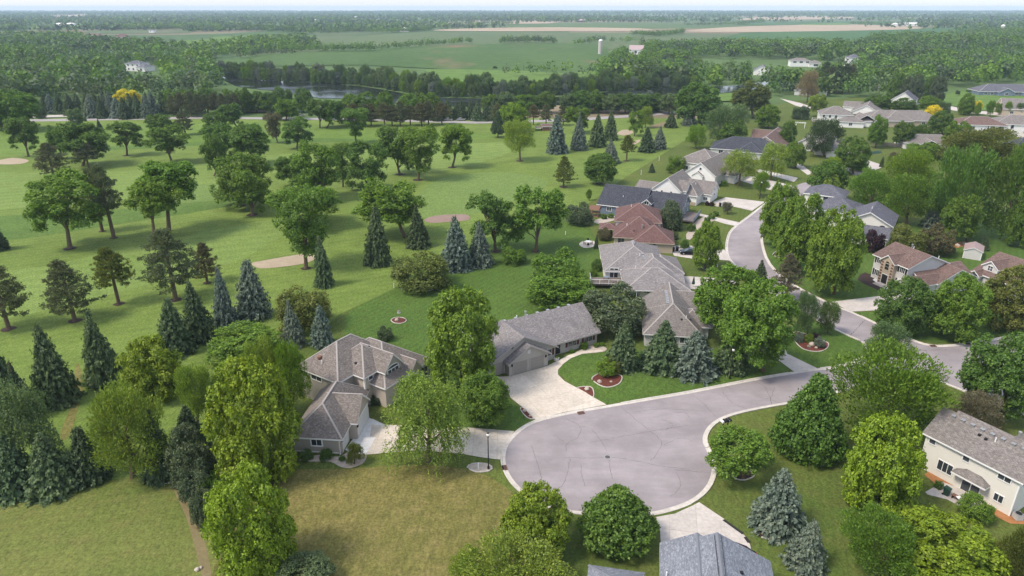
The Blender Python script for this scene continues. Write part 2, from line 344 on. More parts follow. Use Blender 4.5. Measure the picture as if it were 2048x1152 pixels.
gs('lawn', [(420,1010),(560,925),(700,914),(833,905),(930,913),(1003,926),(1015,965),(1060,1015),(1150,1050),(1310,1040),(1320,1300),(380,1300)], .030, 'grass_lot', 0)
gs('lawn', [(560,945),(700,938),(830,930),(925,938),(985,958),(1045,1012),(1010,1090),(960,1200),(700,1300),(420,1300),(470,1000)], .038, 'grass_dry', 3)
gs('lawn', [(-400,960),(-100,975),(60,992),(200,962),(320,958),(400,1000),(430,1090),(420,1300),(-400,1300)], .032, 'grass_west', 2)
gs('bare_strip', [(345,966),(368,978),(388,1010),(402,1056),(414,1100),(424,1160),(408,1166),(398,1130),(388,1088),(372,1034),(352,992)], .042, 'bare', 2)
gs('path', [(150,738),(158,728),(166,770),(160,800),(140,870),(120,872),(145,800)], .03, 'grass_dry', 3)
for px, mt in (([(503,527),(530,521),(575,513),(612,508),(628,510),(630,518),(610,527),(565,534),(520,537)], 'sand'), ([(849,439),(870,432),(905,429),(935,430),(938,440),(900,444),(860,446)], 'cart'),
               ([(0,320),(25,316),(52,319),(57,323),(40,328),(5,329),(-30,325)], 'sand'), ([(1234,267),(1245,260),(1262,261),(1266,266),(1252,271),(1240,270)], 'sand'),
               ([(1262,287),(1275,280),(1282,281),(1270,289)], 'sand'), ([(1300,252),(1330,244),(1345,247),(1335,253),(1310,256)], 'bare')):
    gs('sand_bunker', px, .05, mt, 3)
# fields beyond the river
FD = {'f1': field('crop_green', (.055,.10,.03), (.08,.13,.042), (.17,.125,.075), 0, .2), 'f2': field('crop_sparse', (.085,.12,.055), (.10,.135,.06), (.13,.12,.075)),
      'f3': field('tan_soil', (.30,.235,.165), (.35,.28,.2)), 'f4': field('meadow', (.085,.15,.035), (.115,.175,.045)), 'f5': field('crop_deep', (.05,.105,.035), (.065,.125,.045))}
def fd(px, z, k, nm='field'): ZI[0] += .0006; sheet(nm, GP(px), z+ZI[0]*14, FD[k], sm=2)
fd([(640,86),(690,74),(870,64),(1100,65),(1300,66),(1500,68),(1660,76),(1640,92),(1480,100),(1200,100),(1000,92),(760,96),(640,102)], .25, 'f2')
fd([(430,124),(520,110),(640,103),(760,96),(900,91),(1010,88),(1190,88),(1215,108),(1195,138),(1130,148),(1040,143),(900,140),(720,131),(560,133),(440,132)], .35, 'f1')
fd([(850,142),(900,140),(1040,143),(1130,148),(1200,140),(1230,150),(1180,165),(1100,172),(1040,180),(900,168)], .45, 'f4', 'meadow')
fd([(870,60),(960,56.5),(1100,55),(1280,57),(1290,62),(1100,63),(900,62.5)], .4, 'f3')
fd([(1370,62),(1450,55),(1560,51),(1690,49),(1790,52),(1850,57),(1740,61),(1560,64),(1420,65)], .4, 'f3')
fd([(1480,66),(1700,62),(1850,57),(2200,48),(2500,60),(2200,78),(1850,84),(1650,90),(1560,90),(1490,96),(1440,92)], .3, 'f5')
fd([(1460,48),(1700,42),(1900,46),(1800,51),(1690,48.5),(1560,50.5)], .3, 'f5')
fd([(880,46),(1000,40),(1110,42),(1100,47),(960,48)], .3, 'f3')
fd([(590,62),(700,48),(860,50),(1000,52),(1000,56),(870,59),(680,72)], .28, 'f2')
fd([(330,84),(440,78),(520,80),(500,88),(400,92)], .3, 'f4')
fd([(60,54),(160,50),(175,57),(90,60)], .3, 'f4')
fd([(430,74),(600,70),(620,76),(450,80)], .3, 'f4'); fd([(180,62),(360,60),(380,66),(200,68)], .3, 'f2'); fd([(110,32),(170,29),(180,35),(120,37)], .3, 'f3'); fd([(1470,40),(1540,33),(1690,33),(1700,37),(1560,40)], .3, 'f3')
fd([(1590,50),(1680,46),(1700,50)], .42, 'f4')
fd([(1390,196),(1500,185),(1500,200),(1420,205)], .4, 'f4', 'meadow')
fd([(1880,200),(1900,187),(1960,182),(2100,190),(2200,205),(2000,225),(1900,212)], .06, 'f4', 'meadow')
# river
riv = [(440,150),(500,159),(560,163),(640,167),(700,171),(760,179),(850,194),(930,197),(1010,198),(1100,196),(1200,186),(1330,176),(1480,171),(1600,150),(1620,160),(1480,184),(1340,190),(1230,197),(1100,212),(1000,216),(900,213),(820,209),(760,205),(690,198),(640,197),(600,190),(540,181),(470,172)]
sheet('river', GP(riv), .3, M['water'], sm=3)

# ------------------------------------------------------------------ roads and kerbs
north = smooth_line(GP([(1672,733),(1600,742),(1500,759),(1378,783),(1290,798),(1215,811),(1166,819)]), 3)
ring = smooth_line(GP([(1166,819),(1124,827),(1072,840),(1048,851),(1031,863),(1017,877),(1006,893),(1001,918),(1007,944),(1026,973),(1060,1000),(1095,1016),(1131,1026),(1166,1031),(1235,1036),(1301,1032),(1350,1021),(1393,1003),(1421,977),(1433,946),(1430,922),(1419,895)]), 4)
south = smooth_line(GP([(1419,895),(1414,882),(1418,866),(1432,849),(1463,833),(1522,819),(1584,808),(1640,797),(1700,780)]), 3)
cul = north + ring[1:] + south[1:]
sheet('cul_de_sac', cul + GP([(1760,760),(1740,715)]), .05, M['asphalt'])
west = smooth_line(GP([(1660,352),(1600,368),(1560,386),(1530,406),(1497,432),(1463,458),(1452,481),(1452,508),(1463,526),(1500,557),(1545,590),(1590,617),(1640,645),(1681,666),(1722,684)]), 3)
corner = smooth_line(GP([(1722,684),(1732,698),(1722,715),(1672,733)]), 4)
swest = smooth_line(GP([(1700,780),(1760,757),(1810,752),(1850,758),(1900,773),(1960,798),(2048,833),(2170,885)]), 3)
east = smooth_line(GP([(2170,640),(2060,664),(1952,684),(1890,691),(1860,690),(1831,682),(1758,649),(1702,623),(1660,607),(1584,567),(1542,529),(1527,490),(1528,466),(1540,440),(1570,412),(1610,388),(1670,365)]), 3)
sheet('street', west + corner[1:8] + GP([(1760,745)]) + swest[5:] + GP([(2300,800)]) + east, .054, M['asphalt'])
KERB = {}
DRIVES = []
def inpoly(p, poly):
    c = False; j = len(poly)-1
    for i in range(len(poly)):
        a, b = poly[i], poly[j]
        if (a[1] > p[1]) != (b[1] > p[1]) and p[0] < (b[0]-a[0])*(p[1]-a[1])/(b[1]-a[1])+a[0]: c = not c
        j = i
    return c
def resample(line, step):
    out = [line[0]]; acc = 0
    for a, b in zip(line, line[1:]):
        L = math.dist(a, b); t = step-acc
        while t <= L: out.append((a[0]+(b[0]-a[0])*t/L, a[1]+(b[1]-a[1])*t/L)); t += step
        acc = L-(t-step)
    return out
def kerb(line, side, root):                          # outer edge line; side = +1 when the road lies left of it
    pts = resample(line, 1.0)
    for i in range(0, len(pts)-1, 3):
        seg = pts[i:i+4]
        if len(seg) < 2: break
        mid = seg[len(seg)//2]; low = any(inpoly((mid[0]+dx, mid[1]+dy), d) for d in DRIVES for dx in (-.7,0,.7) for dy in (-.7,0,.7))
        hz = .075 if low else .17
        mb = MB(); rows = []
        for j, p in enumerate(seg):
            a = seg[max(j-1,0)]; b = seg[min(j+1,len(seg)-1)]
            if i+j+1 < len(pts) and j == len(seg)-1: b = pts[i+j+1]
            if j == 0 and i > 0: a = pts[i-1]
            L = math.dist(a, b) or 1; nx, ny = -(b[1]-a[1])/L*side, (b[0]-a[0])/L*side
            t = 0; tx, ty = (b[0]-a[0])/L, (b[1]-a[1])/L
            if j == 0: t = .012
            if j == len(seg)-1: t = -.012
            rows.append([(p[0]+nx*o+tx*t, p[1]+ny*o+ty*t, z) for o, z in ((-.02,.02),(-.02,hz),(.16,hz),(.24,.068),(.62,.062),(.62,.02))])
        k = len(rows[0]); mb.v = [v for r in rows for v in r]
        for j in range(len(rows)-1):
            for q in range(k-1):
                f = (j*k+q, (j+1)*k+q, (j+1)*k+q+1, j*k+q+1); mb.f.append(f if side > 0 else f[::-1])
        mb.f.append(tuple(range(k))); mb.f.append(tuple(range((len(rows)-1)*k, len(rows)*k))[::-1])
        mb.obj('kerb_segment', M['kerb'], root)
def slabs(name, px, mat, ang, s1, s2, z=.085, off=(0,0)):
    poly = GP(px); DRIVES.append(poly)
    root = sheet(name, poly, z-.02, M['joint'])
    bm = bmesh.new(); bm.faces.new([bm.verts.new((x, y, 0)) for x, y in poly])
    for a, s, o in ((ang, s1, off[0]), (ang+90, s2, off[1])):
        n = Vector((math.cos(R(a)), math.sin(R(a)), 0)); pr = [n.dot(Vector((x, y, 0))) for x, y in poly]
        q = min(pr)+s*(.5+o)
        while q < max(pr)-.3:
            bmesh.ops.bisect_plane(bm, geom=bm.verts[:]+bm.edges[:]+bm.faces[:], plane_co=n*q, plane_no=n, dist=1e-4); q += s
    for f in bm.faces:
        if f.calc_area() < .05: continue
        c = f.calc_center_median(); P = [v.co for v in f.verts]
        if f.normal.z < 0: P = P[::-1]
        mb = MB(); k = len(P); zz = z + random.uniform(-.004, .004)
        for p in P:
            d = (c-p); d = d/(d.length or 1)*.016; mb.v.append((p.x+d.x, p.y+d.y, 0))
        mb.v = [(x, y, .04) for x, y, _ in mb.v] + [(x, y, zz) for x, y, _ in mb.v]
        mb.f = [tuple(range(k, 2*k))] + [(i, (i+1) % k, k+(i+1) % k, k+i) for i in range(k)]
        mb.obj('concrete_slab', M[mat], root)
    bm.free(); return root
slabs('ranch_driveway', [(982,755),(1022,753),(1093,733),(1116,722),(1137,711),(1160,704),(1200,700),(1210,703),(1165,708),(1142,717),(1127,728),(1116,740),(1116,750),(1129,763),(1153,776),(1213,810),(1180,816),(1124,826),(1098,833),(1071,841),(1046,816),(1021,796),(1010,770)], 'conc', 30, 3.6, 3.9)
slabs('west_driveway', [(745,838),(770,850),(830,853),(937,856),(1029,863),(1008,888),(1000,920),(960,915),(923,908),(833,901),(732,910),(735,905)], 'conc', 0, 3.3, 3.0)
slabs('garage_apron', [(738,836),(766,850),(733,908),(708,912),(690,900)], 'concl', -5, 3.2, 2.9)
slabs('south_driveway', [(1311,1035),(1350,1028),(1385,1012),(1398,1005),(1450,1040),(1490,1073),(1500,1090),(1506,1120),(1490,1150),(1340,1160),(1322,1100),(1320,1062)], 'concg', -11, 3.1, 3.0)
slabs('brick_house_driveway', [(1664,604),(1765,592),(1800,585),(1830,600),(1756,621),(1700,624)], 'concg', 18, 3.4, 3.4)
slabs('deck_house_driveway', [(1360,552),(1419,556),(1470,562),(1480,575),(1420,580),(1372,578)], 'concg', 0, 3.6, 3.6)
slabs('grey_house_driveway', [(1520,672),(1556,660),(1574,708),(1638,739),(1600,744),(1588,744),(1536,706)], 'concg', 30, 3.4, 3.4)
slabs('red_house_driveway', [(1338,492),(1383,492),(1449,500),(1462,522),(1440,520),(1400,520),(1348,512)], 'concg', -10, 3.6, 3.6)
slabs('blue_house_path', [(1384,427),(1396,427),(1482,446),(1474,453),(1450,448)], 'concg', -25, 2.4, 2.4)
slabs('white_house_driveway', [(1422,406),(1452,395),(1530,404),(1504,422),(1470,414)], 'concg', -32, 3.6, 3.6)
for px in ([(1470,358),(1500,352),(1560,365),(1585,372),(1560,387),(1530,377)], [(1508,342),(1515,338),(1596,356),(1588,364)], [(1588,330),(1600,327),(1626,347),(1615,350)], [(1690,338),(1728,318),(1770,332),(1740,345),(1710,352)]):
    sheet('driveway', GP(px), .06, M['concg']); DRIVES.append(GP(px))
k1 = thing('kerb', None, None); k1['kind'] = 'structure'; del_ = None
kerb(north, 1, k1); kerb(ring, 1, k1); kerb(south, 1, k1)
k2 = thing('kerb', None, None); k2['kind'] = 'structure'
kerb(west[6:], 1, k2); kerb(corner, 1, k2); kerb(swest, 1, k2); kerb(east[:-6], 1, k2)
sheet('golf_road', GP([(-300,240.5),(90,238.5),(410,233.5),(700,237),(950,243),(1140,238),(1300,227),(1372,222),(1376,226),(1300,232),(1140,243),(950,247.5),(700,241),(410,237.5),(90,243),(-300,246)]), .08, M['oldroad'])
sheet('far_road', GP([(1800,196),(1850,210),(1893,211),(1945,218),(2048,226),(2200,235),(2200,245),(2048,236),(1940,226),(1880,217),(1840,214)]), .08, M['concg'])
sheet('far_road', GP([(1560,197),(1600,206),(1630,216),(1690,222),(1690,226),(1625,221),(1590,211)]), .08, M['concg'])
sheet('parking_area', GP([(60,232),(150,229),(152,233),(62,236)]), .09, M['concg'])
# cracks and tar lines in the asphalt
def crack(pts, wd=.055):
    L = resample(smooth_line(pts, 4), .35); mb = MB(); ln = len(L)
    for i, p in enumerate(L):
        a = L[max(i-1,0)]; b = L[min(i+1,ln-1)]; q = math.dist(a, b) or 1; nx, ny = -(b[1]-a[1])/q, (b[0]-a[0])/q
        j = random.uniform(-.09, .09); ww = wd*random.uniform(.3, 1)*(.35 if i in (0, ln-1) else 1)
        mb.v += [(p[0]+nx*(j-ww/2), p[1]+ny*(j-ww/2), .0585), (p[0]+nx*(j+ww/2), p[1]+ny*(j+ww/2), .0585)]
        if i: mb.f.append((2*i-2, 2*i, 2*i+1, 2*i-1))
    return mb
za = lambda L: [(680+x/2.88, 752+y/2.88) for x, y in L]
zb = lambda L: [(1348+x/2.88, 752+y/2.88) for x, y in L]
allc = MB()
for L in (za([(1300,250),(1380,290),(1375,350),(1310,390),(1300,440)]), za([(1380,290),(1450,300)]), za([(1440,385),(1600,355),(1790,320),(2010,285)]), za([(1450,310),(1500,370),(1540,440)]),
          za([(1560,470),(1700,490),(1850,520),(2010,540)]), za([(1290,470),(1420,475),(1530,470)]), za([(1325,475),(1310,560),(1280,630),(1235,660)]), za([(1385,510),(1395,580),(1412,645)]),
          za([(1620,180),(1700,250),(1790,320),(1850,380),(1830,440),(1780,500)]), za([(1850,250),(1920,285),(1860,320)]), za([(1550,480),(1555,540),(1575,600)]), za([(1230,340),(1300,385)]), za([(1940,560),(1960,640),(1900,700)]),
          za([(1100,400),(1130,480),(1160,600)]), za([(1700,210),(1850,190),(2010,200)]), zb([(100,105),(180,170),(240,240)]), zb([(270,75),(330,150),(440,200)]), zb([(460,115),(550,130),(580,60)]), zb([(550,130),(620,165)]), zb([(0,210),(70,215),(90,250)]),
          zb([(0,540),(100,550),(210,560)]), zb([(-60,400),(30,360),(120,380)]), [(1500,760),(1530,775),(1545,812)], [(1600,745),(1640,765),(1650,792)]):
    c = crack(GP(L)); allc.add(c.v, c.f)
for L in ([(1455,470),(1528,478)], [(1455,500),(1532,503)], [(1500,432),(1535,440)], [(1520,410),(1550,420)], [(1560,597),(1600,575)], [(1640,640),(1668,612)], [(1700,672),(1730,640)], [(1850,700),(1870,730),(1890,765)], [(1760,690),(1830,700),(1900,700)]):
    c = crack(GP(L), .12); allc.add(c.v, c.f)
ck = allc.obj('road_crack', M['crack']); ck['kind'] = 'structure'

# ------------------------------------------------------------------ planting beds, edging, patios
def bed(px, mat, edge=True, z=.07, sm=3, name='planting_bed'):
    pts = smooth_line(GP(px), sm, True) if sm else GP(px)
    root = sheet(name, pts, z, M[mat])
    if edge:
        L = resample(pts + [pts[0]], .55)
        for i in range(0, len(L)-2, 2):
            mb = MB(); a, b, c = L[i], L[i+1], L[i+2]
            mb.tube([(p[0], p[1], z+.02) for p in (a, b, c)], .085, 5)
            mb.obj('edging_block', M['kerb'], root)
    return root
bed([(1184,760),(1190,752),(1206,745),(1225,748),(1243,752),(1241,765),(1225,774),(1205,774)], 'redmulch')
bed([(1154,776),(1180,774),(1187,783),(1186,796),(1170,786)], 'redmulch', sm=2)
bed([(1041,820),(1045,815),(1057,826),(1068,839),(1054,836)], 'redmulch', sm=2)
bed([(1587,668),(1596,664),(1640,680),(1657,688),(1650,700),(1630,704),(1605,698),(1590,683)], 'redmulch')
bed([(934,936),(945,928),(970,928),(984,934),(980,942),(955,945)], 'rock')
bed([(598,920),(640,910),(678,914),(700,903),(727,905),(733,915),(725,928),(700,937),(680,934),(660,924),(620,924)], 'rock', False)
bed([(782,641),(790,636),(805,636),(813,641),(805,647),(790,647)], 'redmulch')
bed([(1128,716),(1150,706),(1185,690),(1212,696),(1206,704),(1160,709)], 'rock', False)
bed([(828,575),(845,566),(872,568),(866,580),(845,582)], 'mulch')
bed([(898,530),(930,522),(975,524),(970,534),(930,540),(905,540)], 'mulch')
bed([(1510,1066),(1530,1056),(1572,1058),(1580,1072),(1560,1080),(1530,1078)], 'mulch')
bed([(1584,1130),(1600,1125),(1635,1128),(1638,1145),(1600,1150)], 'mulch')
bed([(1464,950),(1480,940),(1500,942),(1510,952),(1490,961),(1472,959)], 'mulch')
bed([(1196,1085),(1220,1078),(1250,1080),(1262,1092),(1240,1099),(1210,1097)], 'mulch')
bed([(306,962),(315,948),(345,950),(352,962),(325,969)], 'mulch')
bed([(1402,532),(1412,526),(1435,530),(1428,540),(1410,540)], 'mulch')
bed([(1545,510),(1560,500),(1575,505),(1565,516)], 'mulch')
bed([(1848,950),(1870,935),(1990,1010),(2010,1025),(2055,1038),(2060,1050),(2020,1048),(1985,1030),(1950,1015),(1870,968)], 'chips', False, sm=0)
bed([(1715,560),(1730,545),(1760,560),(1790,585),(1785,592),(1750,578)], 'mulch', False, sm=2)
bed([(1158,489),(1166,483),(1185,482),(1192,486),(1186,494),(1168,496)], 'conc', False, name='patio')
bed([(1850,985),(1885,965),(1945,985),(1975,1000),(1960,1020),(1930,1020),(1895,1000),(1855,990)], 'concg', False, .075, 0, 'patio')
bed([(1440,406),(1460,402),(1480,408),(1450,414),(1428,412)], 'rock', False, sm=2)
bed([(1372,470),(1395,440),(1425,430),(1430,440),(1405,455),(1380,480)], 'rock', False, sm=2)
bed([(1190,440),(1230,432),(1232,440),(1195,448)], 'rock', False, sm=2)
bed([(1745,560),(1752,556),(1800,590),(1790,594)], 'concl', False, .075, 0, 'path')
bed([(1740,304),(1760,301),(1764,306),(1744,309)], 'green', False, .08, 0, 'sports_mat')
bed([(1900,492),(1925,483),(1940,488),(1915,496)], 'chips', False, sm=2)

# ------------------------------------------------------------------ houses
class House:
    def __init__(s, name, label, o, th, wall, roof, trim='white', cap='cap', cat='house', capw=.13):
        s.root = thing(name, label, cat, (o[0], o[1], 0), R(th)); s.th = th; s.o = o
        s.wall, s.roofm, s.trim, s.capm, s.capw = wall, roof, trim, cap, capw
        s.W = {}; s.Rf = MB(); s.T = MB(); s.C = MB(); s.blocks = []
    def P(s, mb, name, mat, parent=None): return mb.obj(name, M[mat], parent or s.root)
    def slope(s, pts, eave):                          # one roof plane; eave = direction of its courses
        a = Vector(pts[0]); e = Vector(eave).normalized(); n = (Vector(pts[1])-a).cross(Vector(pts[-1])-a).normalized(); v = n.cross(e)
        s.Rf.face(pts, [(Vector(p).dot(e), Vector(p).dot(v)) for p in pts])
    def block(s, x0, x1, y0, y1, ze, pitch, kind='hip', ov=.42, z0=0, wall=None, fas=.22, caps=True, open_=False):
        """rectangular volume with a pitched roof: hip, gx (ridge along x), gy (ridge along y)"""
        s.blocks.append((x0, x1, y0, y1, ze, pitch, kind)); Wm = s.W.setdefault(wall or s.wall, MB())
        zt = ze-.03
        if not open_:
            for a, b in (((x0,y0),(x1,y0)), ((x1,y0),(x1,y1)), ((x1,y1),(x0,y1)), ((x0,y1),(x0,y0))):
                Wm.face([(*a,z0), (*b,z0), (*b,zt), (*a,zt)])
        X0, X1, Y0, Y1 = x0-ov, x1+ov, y0-ov, y1+ov; e = ze-ov*pitch; T = s.T
        dn = lambda p, d=fas: (p[0], p[1], p[2]-d)
        if kind == 'hip':
            hw = min(X1-X0, Y1-Y0)/2; zr = e+hw*pitch
            if X1-X0 >= Y1-Y0: A, B = (X0+hw, (Y0+Y1)/2, zr), (X1-hw, (Y0+Y1)/2, zr)
            else: A, B = ((X0+X1)/2, Y0+hw, zr), ((X0+X1)/2, Y1-hw, zr)
            c = [(X0,Y0,e), (X1,Y0,e), (X1,Y1,e), (X0,Y1,e)]
            if X1-X0 >= Y1-Y0: F = [(c[0],c[1],B,A), (c[1],c[2],B), (c[2],c[3],A,B), (c[3],c[0],A)]; hips = [(c[0],A),(c[3],A),(c[1],B),(c[2],B),(A,B)]
            else: F = [(c[0],c[1],A), (c[1],c[2],B,A), (c[2],c[3],B), (c[3],c[0],A,B)]; hips = [(c[0],A),(c[1],A),(c[2],B),(c[3],B),(A,B)]
            for f in F:
                f = [p for i, p in enumerate(f) if i == 0 or math.dist(p, f[i-1]) > .01]
                s.slope(f, Vector(f[1])-Vector(f[0]))
            for a, b in zip(c, c[1:]+c[:1]): T.face([dn(a), dn(b), b, a])
            T.face([dn(p) for p in c][::-1])
        else:
            sw = kind == 'gy'                         # build as gx in swapped axes
            q = (lambda u, v, z: (v, u, z)) if sw else (lambda u, v, z: (u, v, z))
            U0, U1, V0, V1, u0, u1, v0, v1 = (Y0,Y1,X0,X1,y0,y1,x0,x1) if sw else (X0,X1,Y0,Y1,x0,x1,y0,y1)
            vm = (V0+V1)/2; zr = e+(vm-V0)*pitch
            rev = (lambda L: L[::-1]) if sw else (lambda L: L)
            s.slope(rev([q(U0,V0,e), q(U1,V0,e), q(U1,vm,zr), q(U0,vm,zr)]), Vector(q(1,0,0)))
            s.slope(rev([q(U1,V1,e), q(U0,V1,e), q(U0,vm,zr), q(U1,vm,zr)]), Vector(q(1,0,0)))
            for u in (U0, U1):
                for v in (V0, V1):
                    o = 1 if (u == U1) == (v == V0) else -1
                    L = [q(u,v,e-fas), q(u,vm,zr-fas), q(u,vm,zr), q(u,v,e)]; T.face(L if (o < 0) != sw else L[::-1])
            for v in (V0, V1):
                L = [q(U0,v,e-fas), q(U1,v,e-fas), q(U1,v,e), q(U0,v,e)]; T.face(L if (v == V0) != sw else L[::-1])
                T.face([q(U0,v,e-fas), q(U1,v,e-fas), q(U1,vm,zr-fas), q(U0,vm,zr-fas)])
            if not open_:
                zg = ze+(vm-v0)*pitch-.04
                for u in (u0, u1):
                    L = [q(u,v0,zt), q(u,v1,zt), q(u,vm,zg)]; Wm.face(L if (u == u1) != sw else L[::-1])
            A, B = q(U0,vm,zr), q(U1,vm,zr); hips = [(A,B)]
        if caps:
            for a, b in hips:
                if math.dist(a, b) > .3:
                    a, b = Vector(a), Vector(b); d = (b-a).normalized(); sd_ = d.cross(Vector((0,0,1))).normalized()*s.capw; up = Vector((0,0,.035)); dr = Vector((0,0,-s.capw*.45))
                    s.C.face([a-sd_+up+dr, a+up, b+up, b-sd_+up+dr][::-1]); s.C.face([a+up, a+sd_+up+dr, b+sd_+up+dr, b+up][::-1])
        return s
    def zroof(s, x, y):
        z = 0
        for x0, x1, y0, y1, ze, p, k in s.blocks:
            dx, dy = min(x-x0, x1-x), min(y-y0, y1-y)
            if dx < -.3 or dy < -.3: continue
            z = max(z, ze+p*(min(dx, dy) if k == 'hip' else dy if k == 'gx' else dx))
        return z
    def fr(s, x, y, a, z=0):                          # wall frame at a point, a = outward direction in local degrees
        n = (math.cos(R(a)), math.sin(R(a))); u = (-n[1], n[0]); return ((x, y, z), u, n)
    def win(s, x, y, a, z, w, h, cols=2, rows=1, arch=0, shut=None, trim=None, fw=.09):
        o, u, n = s.fr(x, y, a); m = MB(); w2 = w/2
        m.fbox(o,u,n,-w2-fw,-w2,0,.07,z-fw,z+h+fw); m.fbox(o,u,n,w2,w2+fw,0,.07,z-fw,z+h+fw)
        m.fbox(o,u,n,-w2,w2,0,.07,z+h,z+h+fw); m.fbox(o,u,n,-w2,w2,0,.09,z-fw,z)
        for i in range(1, cols): m.fbox(o,u,n,-w2+w*i/cols-.03,-w2+w*i/cols+.03,0,.06,z,z+h)
        for i in range(1, rows): m.fbox(o,u,n,-w2,w2,0,.055,z+h*i/rows-.025,z+h*i/rows+.025)
        if arch:
            K = 8
            for i in range(K):
                t0, t1 = math.pi*i/K, math.pi*(i+1)/K; L = []
                for d in (.0, .07):
                    for t, rr in ((t0,0),(t1,0),(t1,fw),(t0,fw)):
                        aa = -math.cos(t)*(w2+rr); zz = z+h+fw+math.sin(t)*(arch+rr); L.append((o[0]+u[0]*aa+n[0]*d, o[1]+u[1]*aa+n[1]*d, zz))
                m.add(L, [(4,5,6,7),(0,1,5,4),(2,3,7,6)])
        f = s.P(m, 'window', trim or s.trim)
        for i in range(cols):
            g = MB(); g.fbox(o,u,n,-w2+w*i/cols+(.03 if i else 0),-w2+w*(i+1)/cols-(.03 if i < cols-1 else 0),.004,.025,z,z+h); s.P(g, 'pane', 'glass', f)
        if arch:
            g = MB(); L = [(o[0]+u[0]*aa+n[0]*.022, o[1]+u[1]*aa+n[1]*.022, zz) for aa, zz in [(-w2, z+h+fw), (w2, z+h+fw)]+[(math.cos(t)*w2, z+h+fw+math.sin(t)*arch) for t in np.linspace(.3, 2.85, 7)]]
            g.face(L); s.P(g, 'pane', 'glass', f)
        if shut:
            for sg in (-1, 1):
                g = MB(); c = sg*(w2+fw+.24); g.fbox(o,u,n,c-.2,c+.2,0,.06,z-.05,z+h+.05)
                for k in range(6): g.fbox(o,u,n,c-.15,c+.15,.06,.075,z+.05+k*h/6,z+.05+k*h/6+h/9)
                s.P(g, 'shutter', shut)
        return f
    def gdoor(s, x, y, a, w, h=2.15, mat='door', z=.1, trim=None, lites=False):
        o, u, n = s.fr(x, y, a); m = MB(); w2 = w/2
        m.fbox(o,u,n,-w2-.14,-w2,0,.07,z-.1,z+h+.14); m.fbox(o,u,n,w2,w2+.14,0,.07,z-.1,z+h+.14); m.fbox(o,u,n,-w2,w2,0,.07,z+h,z+h+.14)
        f = s.P(m, 'garage_door', trim or s.trim); nc = max(2, round(w/.65))
        for r in range(4):
            g = MB(); z0, z1 = z+h*r/4+.012, z+h*(r+1)/4-.012; g.fbox(o,u,n,-w2,w2,0,.03,z0,z1)
            for c in range(nc): g.fbox(o,u,n,-w2+w*c/nc+.07,-w2+w*(c+1)/nc-.07,.03,.042,z0+.09,z1-.09)
            s.P(g, 'door_panel', 'glass' if lites and r == 3 else mat, f)
        return f
    def door(s, x, y, a, w=1.0, h=2.1, mat='white', z=.15, glass=False):
        o, u, n = s.fr(x, y, a); m = MB(); w2 = w/2
        m.fbox(o,u,n,-w2-.1,-w2,0,.07,z,z+h+.1); m.fbox(o,u,n,w2,w2+.1,0,.07,z,z+h+.1); m.fbox(o,u,n,-w2,w2,0,.07,z+h,z+h+.1)
        if glass: m.fbox(o,u,n,-.05,.05,0,.06,z,z+h)
        f = s.P(m, 'door', s.trim)
        if glass:
            for sg in (-1, 1): g = MB(); lo, hi = (-w2, -.05) if sg < 0 else (.05, w2); g.fbox(o,u,n,lo,hi,.004,.03,z+.05,z+h); s.P(g, 'pane', 'glass', f)
        else:
            g = MB(); g.fbox(o,u,n,-w2,w2,.004,.04,z,z+h); s.P(g, 'leaf_panel', mat, f)
            g = MB(); g.fbox(o,u,n,w2-.14,w2-.06,.04,.1,z+.95,z+1.05); s.P(g, 'handle', 'steel', f)
        return f
    def vent(s, x, y, k='box'):
        z = s.zroof(x, y); m = MB()
        if k == 'box': m.box(x-.2, x+.2, y-.2, y+.2, z-.15, z+.14); m.box(x-.25, x+.25, y-.25, y+.25, z+.14, z+.18); return s.P(m, 'roof_vent', 'steel')
        if k == 'dark': m.box(x-.14, x+.14, y-.14, y+.14, z-.15, z+.12); m.box(x-.17, x+.17, y-.17, y+.17, z+.12, z+.15); return s.P(m, 'roof_vent', 'black')
        if k == 'red': m.lathe((x, y, z), [(.28,-.2),(.28,.18),(.4,.2),(.34,.38),(.1,.46)], 10); return s.P(m, 'roof_vent', 'brownwood')
        m.lathe((x, y, z), [(.07,-.2),(.07,.55)] if k == 'pipe' else [(.13,-.2),(.13,.75),(.2,.77),(.2,.95),(.05,1.0)], 8); return s.P(m, 'vent_pipe', 'white' if k == 'pipe' else 'steel')
    def strip(s, x, y, a, z0, z1, w=.16, mat=None, name='corner_board'):
        o, u, n = s.fr(x, y, a); m = MB(); m.fbox(o,u,n,-w/2,w/2,.0,.035,z0,z1); return s.P(m, name, mat or s.trim)
    def spout(s, x, y, z1, a=0):
        m = MB(); d = (math.cos(R(a)), math.sin(R(a)))
        m.tube([(x+d[0]*.3, y+d[1]*.3, z1), (x+d[0]*.1, y+d[1]*.1, z1-.35), (x+d[0]*.08, y+d[1]*.08, .45), (x+d[0]*.25, y+d[1]*.25, .2), (x+d[0]*.9, y+d[1]*.9, .12)], .055, 5); return s.P(m, 'downspout', s.trim)
    def post(s, x, y, z0, z1, w=.2, mat=None):
        m = MB(); m.box(x-w/2, x+w/2, y-w/2, y+w/2, z0, z1); m.box(x-w*.7, x+w*.7, y-w*.7, y+w*.7, z0, z0+.15); m.box(x-w*.7, x+w*.7, y-w*.7, y+w*.7, z1-.12, z1); return s.P(m, 'porch_post', mat or s.trim)
    def lamp(s, x, y, a, z=1.9):
        o, u, n = s.fr(x, y, a); m = MB(); m.fbox(o,u,n,-.1,.1,0,.04,z-.15,z+.3); m.fbox(o,u,n,-.09,.09,.05,.2,z-.05,z+.2); m.fbox(o,u,n,-.12,.12,.04,.24,z+.2,z+.25); return s.P(m, 'wall_lantern', 'black')
